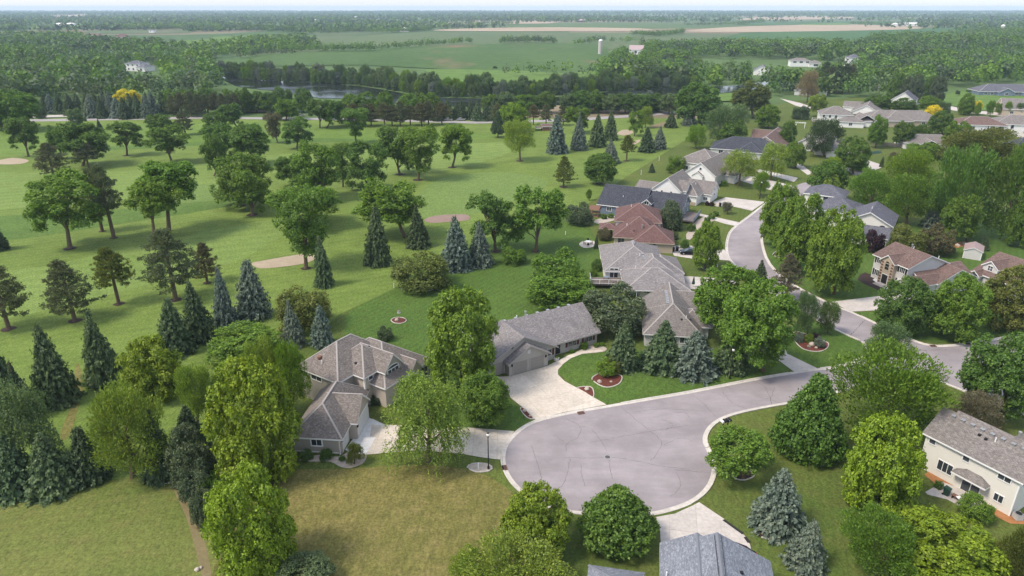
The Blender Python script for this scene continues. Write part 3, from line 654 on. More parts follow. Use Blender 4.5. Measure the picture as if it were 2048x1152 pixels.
    def deck(s, x0, x1, y0, y1, z, rail='white', fill='black', gaps=()):
        m = MB(); nb = max(2, int((y1-y0)/.3))
        for k in range(nb): m.box(x0, x1, y0+(y1-y0)*k/nb+.012, y0+(y1-y0)*(k+1)/nb-.012, z-.05, z)
        m.box(x0+.05, x1-.05, y0+.05, y1-.05, z-.3, z-.06)
        for px in (x0+.2, x1-.2):
            for py in (y0+.2, y1-.2): m.box(px-.08, px+.08, py-.08, py+.08, 0, z-.3)
        d = s.P(m, 'deck', 'woodd')
        for side, (a, b) in {'s': ((x0,y0),(x1,y0)), 'w': ((x0,y0),(x0,y1)), 'n': ((x0,y1),(x1,y1)), 'e': ((x1,y0),(x1,y1))}.items():
            if side in gaps: continue
            L = math.dist(a, b); n = max(1, round(L/1.7)); r = MB(); f = MB()
            for i in range(n+1):
                p = (a[0]+(b[0]-a[0])*i/n, a[1]+(b[1]-a[1])*i/n); r.box(p[0]-.055, p[0]+.055, p[1]-.055, p[1]+.055, z, z+1.05)
            ex, ey = (.04, 0) if a[1] != b[1] else (0, .04)
            for zz in (.12, .95): r.box(min(a[0],b[0])-ex, max(a[0],b[0])+ex, min(a[1],b[1])-ey, max(a[1],b[1])+ey, z+zz, z+zz+.07)
            k = int(L/.16)
            for i in range(k):
                p = (a[0]+(b[0]-a[0])*(i+.5)/k, a[1]+(b[1]-a[1])*(i+.5)/k); f.box(p[0]-.015, p[0]+.015, p[1]-.015, p[1]+.015, z+.19, z+.95)
            s.P(f, 'balusters', fill, s.P(r, 'railing', rail))
    def done(s):
        for k, m in s.W.items(): s.P(m, 'wall', k)
        s.P(s.Rf, 'roof', s.roofm); s.P(s.T, 'roof_trim', s.trim)
        if s.C.f: s.P(s.C, 'ridge_cap', s.capm)
        return s.root

# taupe two-storey house with garage wing, left of the cul-de-sac
h = House('house', 'large taupe two-storey house with hipped roof and garage wing beside the cul-de-sac', (-18.7,87.5), 57, 'w_taupe', 'sh_taupe')
h.block(-4.9,6.2,4.4,12.6,5.5,.8).block(-1.9,4.6,2.2,9.2,5.52,.8,wall='w_stucco').block(.62,4.3,.5,7,5.54,1.1,'gy',ov=.3,wall='w_taupe')
h.block(-.5,9.6,-.5,12.2,3.9,.72,wall='w_stucco').block(4.4,6.9,-1.1,5,4.0,1.25,'gy',ov=.28,wall='w_stucco')
h.win(2.45,.5,-90,1.0,2.4,1.5,3,2,fw=.12); h.win(2.45,.5,-90,3.75,2.3,1.35,3,1,.45,fw=.12); h.win(-.6,2.2,-90,4.1,.8,1.0,1); h.win(8.2,-.5,-90,1.2,1.6,1.7,2,2,fw=.12)
h.win(-4.9,9.0,180,3.9,2.1,1.25,2); h.win(-4.9,11.4,180,3.9,1.2,1.1,1); h.win(9.6,3,0,1.2,1.4,1.3,2)
h.strip(.62,.55,180,0,5.3,.22); h.strip(.7,.5,-90,0,5.3,.22); h.strip(-1.9,2.3,180,2.6,5.4,.22); h.strip(-1.8,2.2,-90,0,5.4,.22); h.strip(-4.9,4.5,180,3,5.4,.2)
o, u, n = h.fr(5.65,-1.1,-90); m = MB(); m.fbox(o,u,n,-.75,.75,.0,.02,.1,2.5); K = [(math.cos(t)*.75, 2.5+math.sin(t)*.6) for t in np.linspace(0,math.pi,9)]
m.face([(o[0]+u[0]*a+n[0]*.02, o[1]+u[1]*a+n[1]*.02, z) for a, z in K]); h.P(m, 'entry_shade_panel', 'dark')  # flat near-black panel on the wall, painted shade in place of a modelled recess
m = MB()
for sg in (-1, 1): m.fbox(o,u,n,sg*.85-.11,sg*.85+.11,0,.1,0,2.6)
for i in range(8):
    (a0,z0),(a1,z1) = [(math.cos(t)*.85, 2.5+math.sin(t)*.7) for t in (math.pi*i/8, math.pi*(i+1)/8)]
    m.add([(o[0]+u[0]*a*k+n[0]*d, o[1]+u[1]*a*k+n[1]*d, 2.5+(z-2.5)*k) for d in (0,.1) for a, z, k in ((a0,z0,.88),(a1,z1,.88),(a1,z1,1.12),(a0,z0,1.12))], [(4,5,6,7),(0,1,5,4),(2,3,7,6)])
h.P(m, 'entry_arch', 'white'); h.spout(9.5,-.45,3.6,-60)
h.vent(-3.4,9.6,'red'); h.vent(-3.9,8.6,'pipe'); h.vent(-1.0,4.6,'dark'); h.vent(2.2,5.0,'dark')
main_root = h.done()
g = House('tmp', None, (-22.8,75.2), -5, 'w_taupe', 'sh_taupe'); gr = g.root
g.block(-6.2,.2,.3,12.5,3.0,.88).block(-3.2,1.25,3.8,9.5,3.02,.88,'gx',ov=.3,wall='w_stucco')
g.gdoor(1.25,6.65,0,4.7,2.35); g.gdoor(.2,2.0,0,2.3,2.25); g.win(-3.1,.3,-90,1.25,1.35,1.05,2,fw=.16)
g.lamp(.2,.55,0); g.lamp(1.25,4.05,0); g.lamp(1.25,9.25,0); g.spout(.02,.28,2.7,-80); g.strip(.02,.3,-90,0,2.9,.45,'w_stucco','corner_board'); g.strip(-3,.3,-90,.15,.3,6.2,None,'base_board')
g.strip(.2,.5,0,0,2.9,.5,'w_stucco')
g.done()
for c in list(gr.children):                          # the garage wing belongs to the taupe house
    mw = Matrix.Translation(gr.location) @ Matrix.Rotation(R(-5), 4, 'Z'); pw = Matrix.Translation(main_root.location) @ Matrix.Rotation(R(57), 4, 'Z')
    c.parent = main_root; c.matrix_local = pw.inverted() @ mw
bpy.data.objects.remove(gr)
# ranch
h = House('house', 'greige ranch house with dark red shutters and three grey garage doors', (-.2,96.3), 30, 'w_greige', 'sh_grey', cap='sh_grey')
h.trim = 'w_greige'
h.block(-.3,7.1,0,7,2.6,.6,'gy',ov=.45,caps=False).block(-3.3,9.3,1.3,8,2.63,.52,'gy',ov=.45,caps=False).block(-3.2,18.9,2.4,13.3,2.6,.6,'gx',ov=.5,caps=False)
h.gdoor(1.75,0,-90,2.55,2.15,'doorg'); h.gdoor(4.95,0,-90,2.55,2.15,'doorg'); h.gdoor(-1.75,1.3,-90,2.3,2.15,'doorg')
h.win(13.6,2.4,-90,.95,1.7,1.15,2,shut='red',trim='w_greige'); h.win(17.0,2.4,-90,.95,1.7,1.15,2,shut='red',trim='w_greige'); h.win(8.15,1.3,-90,1.0,.9,1.1,1,shut='red',trim='w_greige')
h.door(10.6,2.4,-90,1.0,2.1,'dark'); m = MB(); m.box(-.4,.4,-.02,.03,0,.7); o, u, n = h.fr(3.4,0,-90); m = MB(); m.fbox(o,u,n,-.28,.28,0,.04,3.2,3.85); h.P(m, 'gable_vent', 'w_pale')
h.win(1.0,1.3,-90,4.1,.5,.5,1,trim='w_greige'); h.lamp(.2,0,-90,1.8); h.lamp(6.6,0,-90,1.8); h.lamp(-3.0,1.3,-90,1.8)
for k in range(8): h.vent(1.5+k*2.2, 8.6)
h.vent(6.2,8.7,'pipe'); h.vent(8.0,8.8,'big'); h.vent(-1.2,4.0,'dark')
h.done()
# grey house with deck
h = House('house', 'cream house with long grey hipped roof and white-railed deck facing the golf course', (20,136), -3, 'w_cream', 'sh_grey')
h.block(0,13,.6,17,3.0,.5).block(4.4,15.6,-4.8,9,3.02,.52).block(3.4,15.8,-9.8,1,3.04,.46,open_=True).block(6.4,15.4,-8.6,0,2.9,.3,'gx',ov=.1,caps=False)
h.block(8,16.2,0,9,3.06,.5)
h.door(1.8,.6,-90,1.7,2.1,'white',1.25,True); h.win(3.6,.6,-90,2.0,.9,1.0,1); h.win(0,4,180,1.6,1.8,1.2,2); h.win(0,8,180,1.6,1.8,1.2,2); h.win(7.6,-8.6,-90,1.7,1.0,.5,2)
h.deck(-3.3,4.2,-3.2,.55,1.2,gaps=('n','e')); h.post(3.7,-9.5,0,2.9,.25); h.post(5.5,-9.5,0,2.9,.2)
for k in range(6): h.vent(6.7,9+k*.8)
for k in range(4): h.vent(8.2,2.2+k*.9)
h.vent(7.6,4.5,'pipe'); h.vent(6.0,-1.5,'pipe'); h.win(11,-8.6,-90,1.2,1.4,1.0,2)
h.done()
h = House('house', 'grey-roofed house half hidden behind the row of front-yard spruces', (23,107), -8, 'w_pale', 'sh_warm')
h.block(.2,9.8,0,9.6,2.8,.75).block(.22,9.78,5,14.6,2.82,.75,'gy').block(4,13,8.5,17.5,2.8,.6,'gx').block(6,11.5,4,10,2.84,.6)
for k in range(8): h.vent(4.2,6+k*.75)
h.vent(7.2,2.4,'pipe'); h.vent(6.4,2.2,'dark'); h.vent(8.0,2.9,'dark'); h.gdoor(9.8,3.2,0,2.4); h.win(3,0,-90,1.0,1.6,1.2,2); h.win(7,0,-90,1.0,1.6,1.2,2); h.win(.2,6,180,1,1.5,1.2,2)
h.done()
h = House('house', 'house with rust red shingle roofs on two levels and screened porch', (25,161), -10, 'w_tan', 'sh_red', 'white', 'capb')
h.trim = 'w_tan'
h.block(5.2,14.4,-3.2,6,2.8,.6).block(.3,12,-.2,11.8,2.82,.6).block(.3,11.6,8.4,20,4.4,.55,wall='w_cream').block(-3.5,.6,6.6,10.6,2.6,.4,open_=True,wall='w_white').block(.3,4.4,8.36,9.4,4.1,.05,caps=False,ov=.02,wall='w_cream')
for x, y in ((-3.4,6.8),(-1.4,6.8),(-3.4,10.4)): h.post(x,y,0,2.5,.14,'black')
for k in range(3): h.win(-2.8+k*.95,6.75,-90,.7,.75,1.4,1,trim='black',fw=.05)
h.win(2,-.2,-90,1,1.5,1.2,2); h.gdoor(14.4,1.5,0,4.6,2.2); h.win(9.5,-3.2,-90,1,1.6,1.2,2); h.vent(3.2,3.0,'pipe'); h.vent(7.0,2.2,'big'); h.vent(5,1.4,'dark'); h.vent(8.8,4.3,'dark'); h.vent(4.0,14,'pipe')
h.done()
h = House('house', 'slate blue house with dark roof and small white-trimmed dormer', (25,190), -25, 'w_blue', 'sh_dark', 'white', 'capd')
h.block(-.3,12.5,0,14.6,3,.55,'gx').block(11.5,23,1.6,13.6,3.02,.55,'gx').block(12.2,14.5,1.2,7,4.5,.85,'gy',ov=.35,z0=3).block(3,7,4,11,4.6,.6,'gx',caps=False)
h.win(13.35,1.2,-90,3.9,1.2,.9,2); h.deck(23.2,27,0,9,1.0,'w_blue','w_blue',('n','w')); h.win(23,4,0,1,1.6,2.0,2); h.win(23,7.5,0,1,1.6,2.0,2); h.win(23,10.8,0,1,1.2,2.0,2); h.win(23,7.4,0,3.6,1.0,.8,1)
h.vent(6,3.2,'pipe'); h.vent(1.0,12,'big'); h.win(3,0,-90,1.1,1.3,1.1,2); h.win(18,1.6,-90,1.1,1.6,1.2,2)
h.done()
h = House('house', 'white house with tall gable wall and grey-brown roof behind the blue house', (44,202), -32, 'w_white', 'sh_warm')
h.block(-1.3,7,.2,13,4.6,.82,'gy').block(4,14,7.6,15.2,3.0,.75,'gx').block(5,11.4,2.4,13,3.3,.75).block(-8.6,-1,4,11.5,2.8,.4,'gx').block(5.5,8.2,1.6,6,4.6,1.0,'gx',ov=.3)
h.win(1.3,.2,-90,2.4,.55,1.5,1,trim='white'); h.win(4.2,.2,-90,2.4,.55,1.5,1); h.win(-.3,.2,-90,2.4,.5,1.2,1); h.win(8.2,3.8,0,2.6,1.0,1.5,2)
h.gdoor(14,9.6,0,2.5,2.1); h.gdoor(14,12.9,0,2.5,2.1); h.win(14,11.3,0,3.2,.7,.7,1,1,.3); h.strip(9.5,2.4,-90,0,1.0,3.5,'w_brick','stone_base'); h.lamp(14,11.25,0); h.vent(9,8,'pipe')
h.win(12.5,7.6,-90,.8,1.2,.9,2)
h.done()
h = House('house', 'brown-roofed white gabled house farther up the street behind the willows', (58,226), -35, 'w_white', 'sh_brown')
h.roofm = 'sh_warm'
h.block(-.2,10.2,.2,24,4.0,.72,'gy').block(-10,5,16,31,4.0,.5).block(5,14,9,21,3.0,.6).block(2.6,6.2,-.6,4,3.6,.7,'gy',ov=.3)
h.win(5,.2,-90,5.2,.7,.8,1); h.gdoor(14,14,0,4.6); h.win(14,10.4,0,1,1.2,1.6,2); h.win(-10,20,180,1,1.6,1.3,2); h.strip(14,12,0,0,2.6,1.2,'w_brick','stone_pier'); h.win(-6,16,-90,1.2,1.6,1.2,2); h.win(-2,16,-90,1.2,1.6,1.2,2)
h.done()
# right of the street
h = House('house', 'off-white house with slate grey gable roof across the curving street', (94.4,162.4), -33, 'w_cream', 'sh_slate', 'white', 'capd')
h.block(-10.6,-.2,.2,12,4.8,.52,'gy',ov=.5).block(-8,-.4,-4.2,5,2.6,.34,'gx',ov=.35).block(-20,-9,8,19,4.5,.5).block(-24,-14,16,24,6.6,.5)
o, u, n = h.fr(-2.2,.2,-90); m = MB(); m.face([(o[0]+u[0]*a+n[0]*.03, o[1]+u[1]*a+n[1]*.03, 3.9+z) for a, z in [(math.cos(t)*.75, math.sin(t)*.55) for t in np.linspace(0,math.pi,9)]]); h.P(m, 'lunette_window', 'glass')
h.win(-2.4,-4.2,-90,.9,1.4,1.1,2); h.win(-.2,7,0,1.2,1.6,1.3,2); h.win(-16,8,-90,1.2,1.6,1.3,2); h.win(-18.5,16,-90,5.0,1.2,1.0,1); h.gdoor(-8,-1.8,180,2.4); h.vent(-5.6,4,'pipe')
h.done()
h = House('house', 'two-storey white house with brown roof and brick-banded entry gable', (79,140), 18, 'w_pale', 'sh_brown', 'white', 'capb')
h.block(0,10.4,-8.8,0,5.4,.4,'gy',ov=.4).block(-.9,5,-6.1,-2.7,5.42,.78,'gx',ov=.32,wall='w_tan').block(2,15,-11.6,-4,2.8,.5,'gx').block(4.6,15.2,-12.4,-4,2.82,.44,'gy').block(-3.2,6,-12.2,-8.9,2.84,.75,'gx',ov=.32)
for y in (-1.4,-7.5):
    for z in (.9, 3.7): h.win(0,y,180,z,1.25,1.3,3,shut='black')
h.win(-.9,-4.4,180,3.4,1.0,1.3,1,2,.4,fw=.14,trim='w_tan'); h.door(-.9,-4.4,180,1.5,2.2,'dark',.1)
for y in (-5.7,-3.1):
    for k in range(8): h.strip(-.9,y,180,.1+k*.64,.1+k*.64+.4,.55,'brickr','brick_band')
h.gdoor(-3.2,-10.55,180,2.5); h.vent(7.4,-2.2,'big'); h.vent(7.0,-3.0,'pipe'); h.vent(8.6,-8.0,'pipe'); h.win(10,-12.4,-90,1,1.6,1.2,2)
m = MB(); m.box(-2.7,-.92,-5.6,-3.2,0,.14); m.box(-2.3,-.92,-5.4,-3.4,.14,.28); h.P(m, 'front_step', 'concg')
h.done()
h = House('house', 'brown-roofed house with front dormer at the right edge', (99,137), 20, 'w_pale', 'sh_brown', 'white', 'capb')
h.block(0,13.6,-18,-.2,2.8,.48,'gy').block(1.0,8,-4.4,-1.2,4.5,.75,'gx',ov=.32,z0=2.6).block(-1.3,4,-2.4,-.3,2.6,.75,'gx',ov=.25,open_=True).block(-2.6,6,-16,-8,2.7,.6,'gx')
h.win(1.0,-2.8,180,3.5,1.0,1.0,2,2); h.post(-1.1,-.5,0,2.5,.24); h.post(-1.1,-2.2,0,2.5,.24); h.win(0,-1.3,180,.9,.9,1.3,1); h.win(0,-5.5,180,.9,1.5,1.3,2); h.gdoor(-2.6,-12,180,4.6); h.strip(1.0,-4.35,180,2.8,4.4,.12)
h.done()
# bottom right
h = House('house', 'big cream two-storey house with grey roof and patio door at the lower right edge', (58,63.5), 30, 'w_cream', 'sh_warm', 'white', 'cap')
h.block(0,7.2,0,9.3,5.4,.72,'gy',ov=.4,caps=False).block(.02,6.6,9.0,10.9,5.38,.72,'gy',ov=.4,caps=False).block(6,14,-1,6,3.0,.6,'gx').block(-.9,2,2.9,6.4,2.65,.55,ov=.25,open_=True,caps=False)
for y in (10.0,5.9): h.win(0,y,180,4.05,.72,.95,1)
h.win(0,1.6,180,4.05,1.35,.95,2); h.win(0,7.85,180,1.15,1.75,1.35,3); h.door(0,4.6,180,2.0,2.15,'white',.15,True); h.win(0,1.55,180,1.1,.95,.95,2); h.win(1.3,0,-90,4.0,1.4,1.1,2); h.win(5,0,-90,4.0,1.2,1.1,2)
for k in range(8): h.vent(2.75,1.6+k*1.15)
h.vent(2.1,6.1,'dark'); h.vent(2.0,5.3,'dark'); h.vent(2.2,4.4,'pipe'); h.vent(4.0,2.9,'big'); h.strip(.02,.05,180,0,5.2,.14); h.strip(.05,0,-90,0,5.2,.14)
h.done()
h = House('house', 'blue-grey shingled garage roof at the bottom edge below the cul-de-sac', (20,55), -11, 'w_pale', 'sh_blue', 'white', 'sh_blue', capw=.17)
h.block(-4.3,6.2,-16,-.2,2.8,.5,'gy',ov=.3).block(-4.28,2.4,-12,.3,2.82,.54,'gy',ov=.3).block(-11.4,-6.4,-9.4,-4.0,2.6,.5,ov=.3).block(-7.4,-4,-14,-7,2.5,.4,'gx',ov=.2)
h.gdoor(-1,.3,90,4.6); h.vent(-4.0,-4.3,'pipe'); h.vent(3,-4,'dark')
m = MB(); m.tube([(.62,-.3,5.42),(.62,-16,5.42)], .03, 5); m.tube([(1.28,-.3,5.42),(1.28,-16,5.42)], .03, 5); h.P(m, 'ridge_vent', 'black')
h.done()
# farther houses: pixel of the front left base corner
def far(label, px, py, th, wall, roof, blocks, wins=(), trim='white', name='house', cat='house', cap='cap', posts=(), deck=None, doors=()):
    h = House(name, label, G(px, py), th, wall, roof, trim, cap, cat)
    for b in blocks:
        kw = {}
        if isinstance(b[-1], dict): kw = b[-1]; b = b[:-1]
        h.block(*b, **kw)
    for w_ in wins: h.win(*w_)
    for p in posts: h.post(*p)
    for d_ in doors: h.gdoor(*d_)
    if deck: h.deck(*deck)
    return h.done()
far('dark navy hip-roofed house beside the brown-gabled house near the golf course', 1420, 310, -22, 'w_pale', 'sh_dark', [(0,26,0,15,3,.5),(10,20,-3,8,3,.55)], [(4,0,-90,1,1.6,1.3,2)], cap='capd')
far('brown-roofed house with white gable window behind the navy roof', 1494, 306, -30, 'w_tan', 'sh_brown', [(0,13,0,26,3.4,.6,'gy'),(-2,8,14,24,3.4,.7,'gx')], [(6.5,0,-90,4.2,1.2,1.5,2)])
far('two-storey white house with grey hip roof below the pale round tree', 1637, 250, -18, 'w_white', 'sh_warm', [(0,15,0,13,5.6,.5),(8,20,-4,9,3.0,.5),(14,24,1,10,3,.5)], [(1.8,0,-90,3.8,1.0,1.4,1),(4.6,0,-90,3.8,1.0,1.4,1),(7.4,0,-90,3.8,1,1.4,1),(2,0,-90,.8,1.6,1.8,2),(0,5,180,3.8,1.2,1.4,1),(14,-4,-90,1,1.5,1.3,2)], deck=(-3,0,1,6,1.6))
far('white gabled house with long grey roof right of the white hip-roofed house', 1700, 236, -30, 'w_white', 'sh_warm', [(0,14,0,30,3.4,.55,'gy'),(-6,4,22,30,3.4,.6,'gx')], [(7,0,-90,1.4,1.4,1.4,2)])
far('long tan ranch house with grey-brown roof and open gabled porch', 1722, 253, -6, 'w_tan', 'sh_warm', [(3,39,2,17,3.2,.5),(11,24,0,16,3.25,.6),(-3,6,-1,9,3.3,.55,'gy',{'open_':True})], [(5,2,-90,.8,1.4,1.6,2),(8,2,-90,.8,1.4,1.6,2),(19,0,-90,.9,1.2,1.3,2),(22.5,0,-90,.9,1.0,1.3,1),(30,2,-90,1.2,1.4,1.1,2)], posts=((-2.8,-.8,0,3.1,.4),(5.8,-.8,0,3.1,.4),(-2.8,8,0,3.1,.4)))
far('white house with brown hip roof and dark upper deck behind leafy trees', 1930, 275, -14, 'w_white', 'sh_brown', [(-4,16,0,13,6.0,.42)], [(2,0,-90,3.6,2.0,1.5,2),(10,0,-90,3.4,1.8,2.0,2),(13.5,0,-90,3.4,1.8,2.0,2),(11,0,-90,.4,3.0,2.0,3)], deck=(7,16.4,-3.2,0,2.9,'black','black'), posts=((16.2,-3,0,5.8,.3,'black'),(7.2,-3,0,5.8,.3,'black')))
far('tall white two-storey house with grey roof at the upper right edge', 1984, 272, -18, 'w_white', 'sh_warm', [(0,20,0,14,5.8,.45),(12,30,-3,10,3,.5)], [(2.5,0,-90,3.8,1.2,1.6,1),(7,0,-90,3.8,1.2,1.6,1),(16,-3,-90,.8,1.4,1.8,2),(4.5,0,-90,.5,2.4,2.0,3)])
far('large grey-brown roofed house behind the tall white house at the right edge', 2004, 232, -22, 'w_tan', 'sh_warm', [(0,30,0,20,4,.45,'gx')], [(4,0,-90,1.4,1.6,1.4,2)])
far('long blue-grey ranch house with two white gables on the far right lawn', 1960, 192, -8, 'w_blue', 'sh_slate', [(0,38,2,18,3,.5),(11,20,-1,10,3.1,.5,'gy'),(26,38,-2,10,3.1,.5,'gy')], [(4,2,-90,.8,1.8,1.5,2),(8,2,-90,.8,1.6,1.5,2),(15.5,-1,-90,.8,2.2,1.6,3),(23,2,-90,.8,1.6,1.5,2)], doors=((32,-2,-90,5,2.3,'doorg'),))
far('low house with grey roof and red triangular gable among the trees', 1812, 300, -10, 'w_white', 'sh_warm', [(0,22,2,15,2.8,.4),(5,12,-1,9,2.9,.42,'gy',{'wall':'red'})], [(8.5,-1,-90,1,1.6,1,2)])
far('house with dark navy roof mostly hidden by the big locust trees', 1975, 322, -40, 'w_white', 'sh_dark', [(0,16,0,20,3.4,.5,'gy')], [(4,0,-90,1,1.5,1.4,2),(9,0,-90,1,1.5,1.4,2)], cap='capd')
far('grey-brown house tucked behind the dark birch clump', 1594, 300, -34, 'w_pale', 'sh_warm', [(0,11,0,22,3.4,.55,'gy'),(8,16,-6,6,3,.5)], [(5,0,-90,3.4,1.2,1.2,2),(12,-6,-90,.8,1.4,1.2,2)])
far('white walk-out house fragment beside the birch trunks', 1652, 315, -15, 'w_cream', 'sh_warm', [(0,13,0,9,2.6,.3)], [(6,0,-90,.5,2.0,1.6,2)])
far('white house on the wooded bank with two low wings', 1580, 133, -10, 'w_white', 'sh_warm', [(0,19,0,12,5.6,.4),(17,29,-5,8,3.8,.4)], [(4,0,-90,3.5,3,1.6,2),(10,0,-90,3.5,3,1.6,2),(16,0,-90,3.5,3,1.6,2),(23,-5,-90,1.0,4,1.8,2)])
far('narrow white tower-like house in the right woods', 1694, 134, -10, 'w_white', 'sh_slate', [(0,12,0,12,9,.5)], [(4,0,-90,5,2,1.6,1),(8,0,-90,2,2,1.6,1)])
far('grey gable roof showing between the woodland trees', 1506, 150, -20, 'w_white', 'sh_slate', [(0,14,0,16,4,.6,'gy')], [(7,0,-90,4,1.6,1.4,2)])
far('pale grey house roof behind the tan-coloured tree', 1588, 190, -25, 'w_pale', 'sh_slate', [(0,20,0,14,3.5,.5)], [(5,0,-90,1,1.6,1.4,2)])
far('white gabled house beside the dark purple trees', 1780, 214, -35, 'w_white', 'sh_slate', [(0,12,0,16,4.5,.7,'gy')], [(6,0,-90,4,1.4,1.4,2),(6,0,-90,1,1.8,1.4,2)])
far('white two-storey house with blue-black roof in the left woods', 253, 142, -14, 'w_white', 'sh_slate', [(0,16,0,12,6.6,.4),(14,23,-3,10,4.2,.4)], [(3,0,-90,1,1.6,1.8,2),(8,0,-90,1,1.6,1.8,2),(13,0,-90,1,1.6,1.8,2),(3,0,-90,4.4,1.6,1.8,2),(8,0,-90,4.6,1.6,1.8,2),(13,0,-90,4.6,1.6,1.8,2),(19,-3,-90,1,2.2,1.8,2)])
far('house with dusty pink shingle roof beside the golf course road', 484, 223, -10, 'w_tan', 'sh_red', [(0,15,0,13,3.2,.75),(3,9,-1,6,3.4,.9,'gy')], [(6,-1,-90,3.2,1.2,1.2,2),(2,0,-90,1,1.2,1.2,2),(12,0,-90,1,1.2,1.2,2)])
far('small brick golf shelter with brown roof behind the blue spruces', 1075, 262, 8, 'brownwood', 'sh_brown', [(2.5,8,0,5,2.2,.3,'gx'),(-.4,3,0.5,4,1.5,.1,'gx',{'open_':True})], [(6.4,0,-90,.9,.7,.7,1)], name='golf_shelter', cat='shelter')
far('pale grey roof peeking over the hedge by the golf road', 1202, 222, -10, 'w_pale', 'sh_warm', [(0,22,0,12,2.8,.35)], [(4,0,-90,1,1.4,1.2,2)])
far('white farm barn with bright metal roof at the edge of the wood', 1258, 109, -12, 'w_white', 'pinkroof', [(0,17,0,16,6,.6,'gx')], [(8,0,-90,1.5,3,3,1)], name='barn', cat='barn')
far('tan house with rust roof in the far left woodland', 230, 78, -10, 'w_tan', 'sh_red', [(0,22,0,14,4,.7)], [(8,0,-90,1,3,2,2)])
far('brown-roofed far house left of the tan woodland house', 176, 76, -10, 'brownwood', 'sh_brown', [(0,24,0,14,5,.5)], [(8,0,-90,1,3,2,2)])
far('bright white farmhouse at the end of the hedgerow', 800, 64, -12, 'w_white', 'w_white', [(0,18,0,14,6,.6)], [(8,0,-90,1,2,2,2)])
far('white farmhouse beside the round dark grove', 964, 48, -10, 'w_white', 'sh_warm', [(0,30,0,18,6,.5),(-22,-6,0,14,5,.5)], [(12,0,-90,1,4,3,2)])
far('white far farmhouse on the left horizon fields', 625, 44, -10, 'w_white', 'w_white', [(0,26,0,16,6,.5)], [(8,0,-90,1,3,3,2)])
far('red-brown barn alone in the distant fields', 1154, 44, -10, 'red', 'pinkroof', [(0,40,0,20,6,.5,'gx')], [(12,0,-90,1,3,3,2)], name='barn', cat='barn')
far('long white farm building beside the dark shelterbelt', 1802, 52, -6, 'w_white', 'w_white', [(0,52,0,18,7,.35,'gx'),(-24,-8,0,14,6,.5)], [(12,0,-90,1,3,3,2)], name='farm_building', cat='barn')
far('grey metal farm shed in the farmyard at the right edge', 2012, 74, -8, 'w_pale', 'pinkroof', [(0,36,0,18,7,.3,'gx'),(-30,-12,-4,12,5,.35,'gx')], [(12,0,-90,1,3,3,2)], name='farm_building', cat='barn')
far('white shed in the farmyard left of the metal farm shed', 1966, 73, -8, 'w_white', 'pinkroof', [(0,20,0,12,5,.35,'gx')], [(6,0,-90,1,3,3,2)], name='farm_building', cat='barn')
far('white far house in a gap of the left woodland', 298, 66, -8, 'w_white', 'sh_slate', [(0,12,0,10,6,.5)], [(4,0,-90,3,2,2,2)])
far('pair of white buildings by the hazy far-left field', 110, 52, -6, 'w_white', 'w_white', [(0,26,0,16,6,.4),(34,60,0,16,6,.4)], [(8,0,-90,1,3,3,2)], name='farm_building', cat='barn')
far('white house fragment on the far woodland edge', 705, 38, -6, 'w_white', 'w_white', [(0,34,0,18,8,.4)], [(8,0,-90,1,3,3,2)])
# garden shed
h = House('garden_shed', 'small white garden shed with pinkish metal roof on the back lawn', (109.6,150.2), -35, 'w_pale', 'pinkroof', 'white', cat='shed')
h.block(-3.6,0,0,5.4,2.2,.42,'gy',ov=.2,fas=.14,caps=False)
for k in range(1, 11):
    m = MB(); y = -.2+k*.53; m.box(-3.78,-1.8,y-.02,y+.02,2.1,2.2) if False else None
h.strip(-3.55,0,-90,0,2.1,.14); h.strip(-.07,0,-90,0,2.1,.14); h.strip(0,.07,0,0,2.1,.14); h.strip(0,5.3,0,0,2.1,.14); h.door(0,2.7,0,1.5,1.8,'w_pale',.1)
h.done()

# ------------------------------------------------------------------ trees
def unit(v): return v/np.maximum(np.linalg.norm(v, axis=-1, keepdims=True), 1e-9)
def rdir(n): return unit(RNG.normal(size=(n, 3)))
def leaves(c, nrm, L, W):                            # folded diamond leaf clumps -> verts, faces
    n = len(c); a = unit(np.cross(nrm, rdir(n))); b = np.cross(nrm, a)
    L = np.broadcast_to(L, (n,))[:, None]; W = np.broadcast_to(W, (n,))[:, None]
    v = np.stack([c-a*L, c-b*W+nrm*W*.35, c+a*L, c+b*W+nrm*W*.35], 1).reshape(-1, 3)
    return v
def sprays(c, d, nrm, L, W):                         # elongated leaves along direction d
    n = len(c); b = unit(np.cross(nrm, d)); L = np.broadcast_to(L, (n,))[:, None]; W = np.broadcast_to(W, (n,))[:, None]
    return np.stack([c, c+d*L*.5-b*W, c+d*L, c+d*L*.5+b*W], 1).reshape(-1, 3)
def quadmesh(name, v, mat, tint=None):
    n = len(v)//4; me = bpy.data.meshes.new(name)
    me.vertices.add(len(v)); me.vertices.foreach_set('co', np.ascontiguousarray(v, dtype=np.float32).ravel())
    me.loops.add(n*4); me.loops.foreach_set('vertex_index', np.arange(n*4, dtype=np.int32))
    me.polygons.add(n); me.polygons.foreach_set('loop_start', np.arange(0, n*4, 4, dtype=np.int32)); me.polygons.foreach_set('loop_total', np.full(n, 4, dtype=np.int32))
    if tint is not None:
        at = me.attributes.new('tint', 'FLOAT_COLOR', 'POINT'); at.data.foreach_set('color', np.ascontiguousarray(tint, dtype=np.float32).ravel())
    me.materials.append(mat); me.update(calc_edges=True); return me
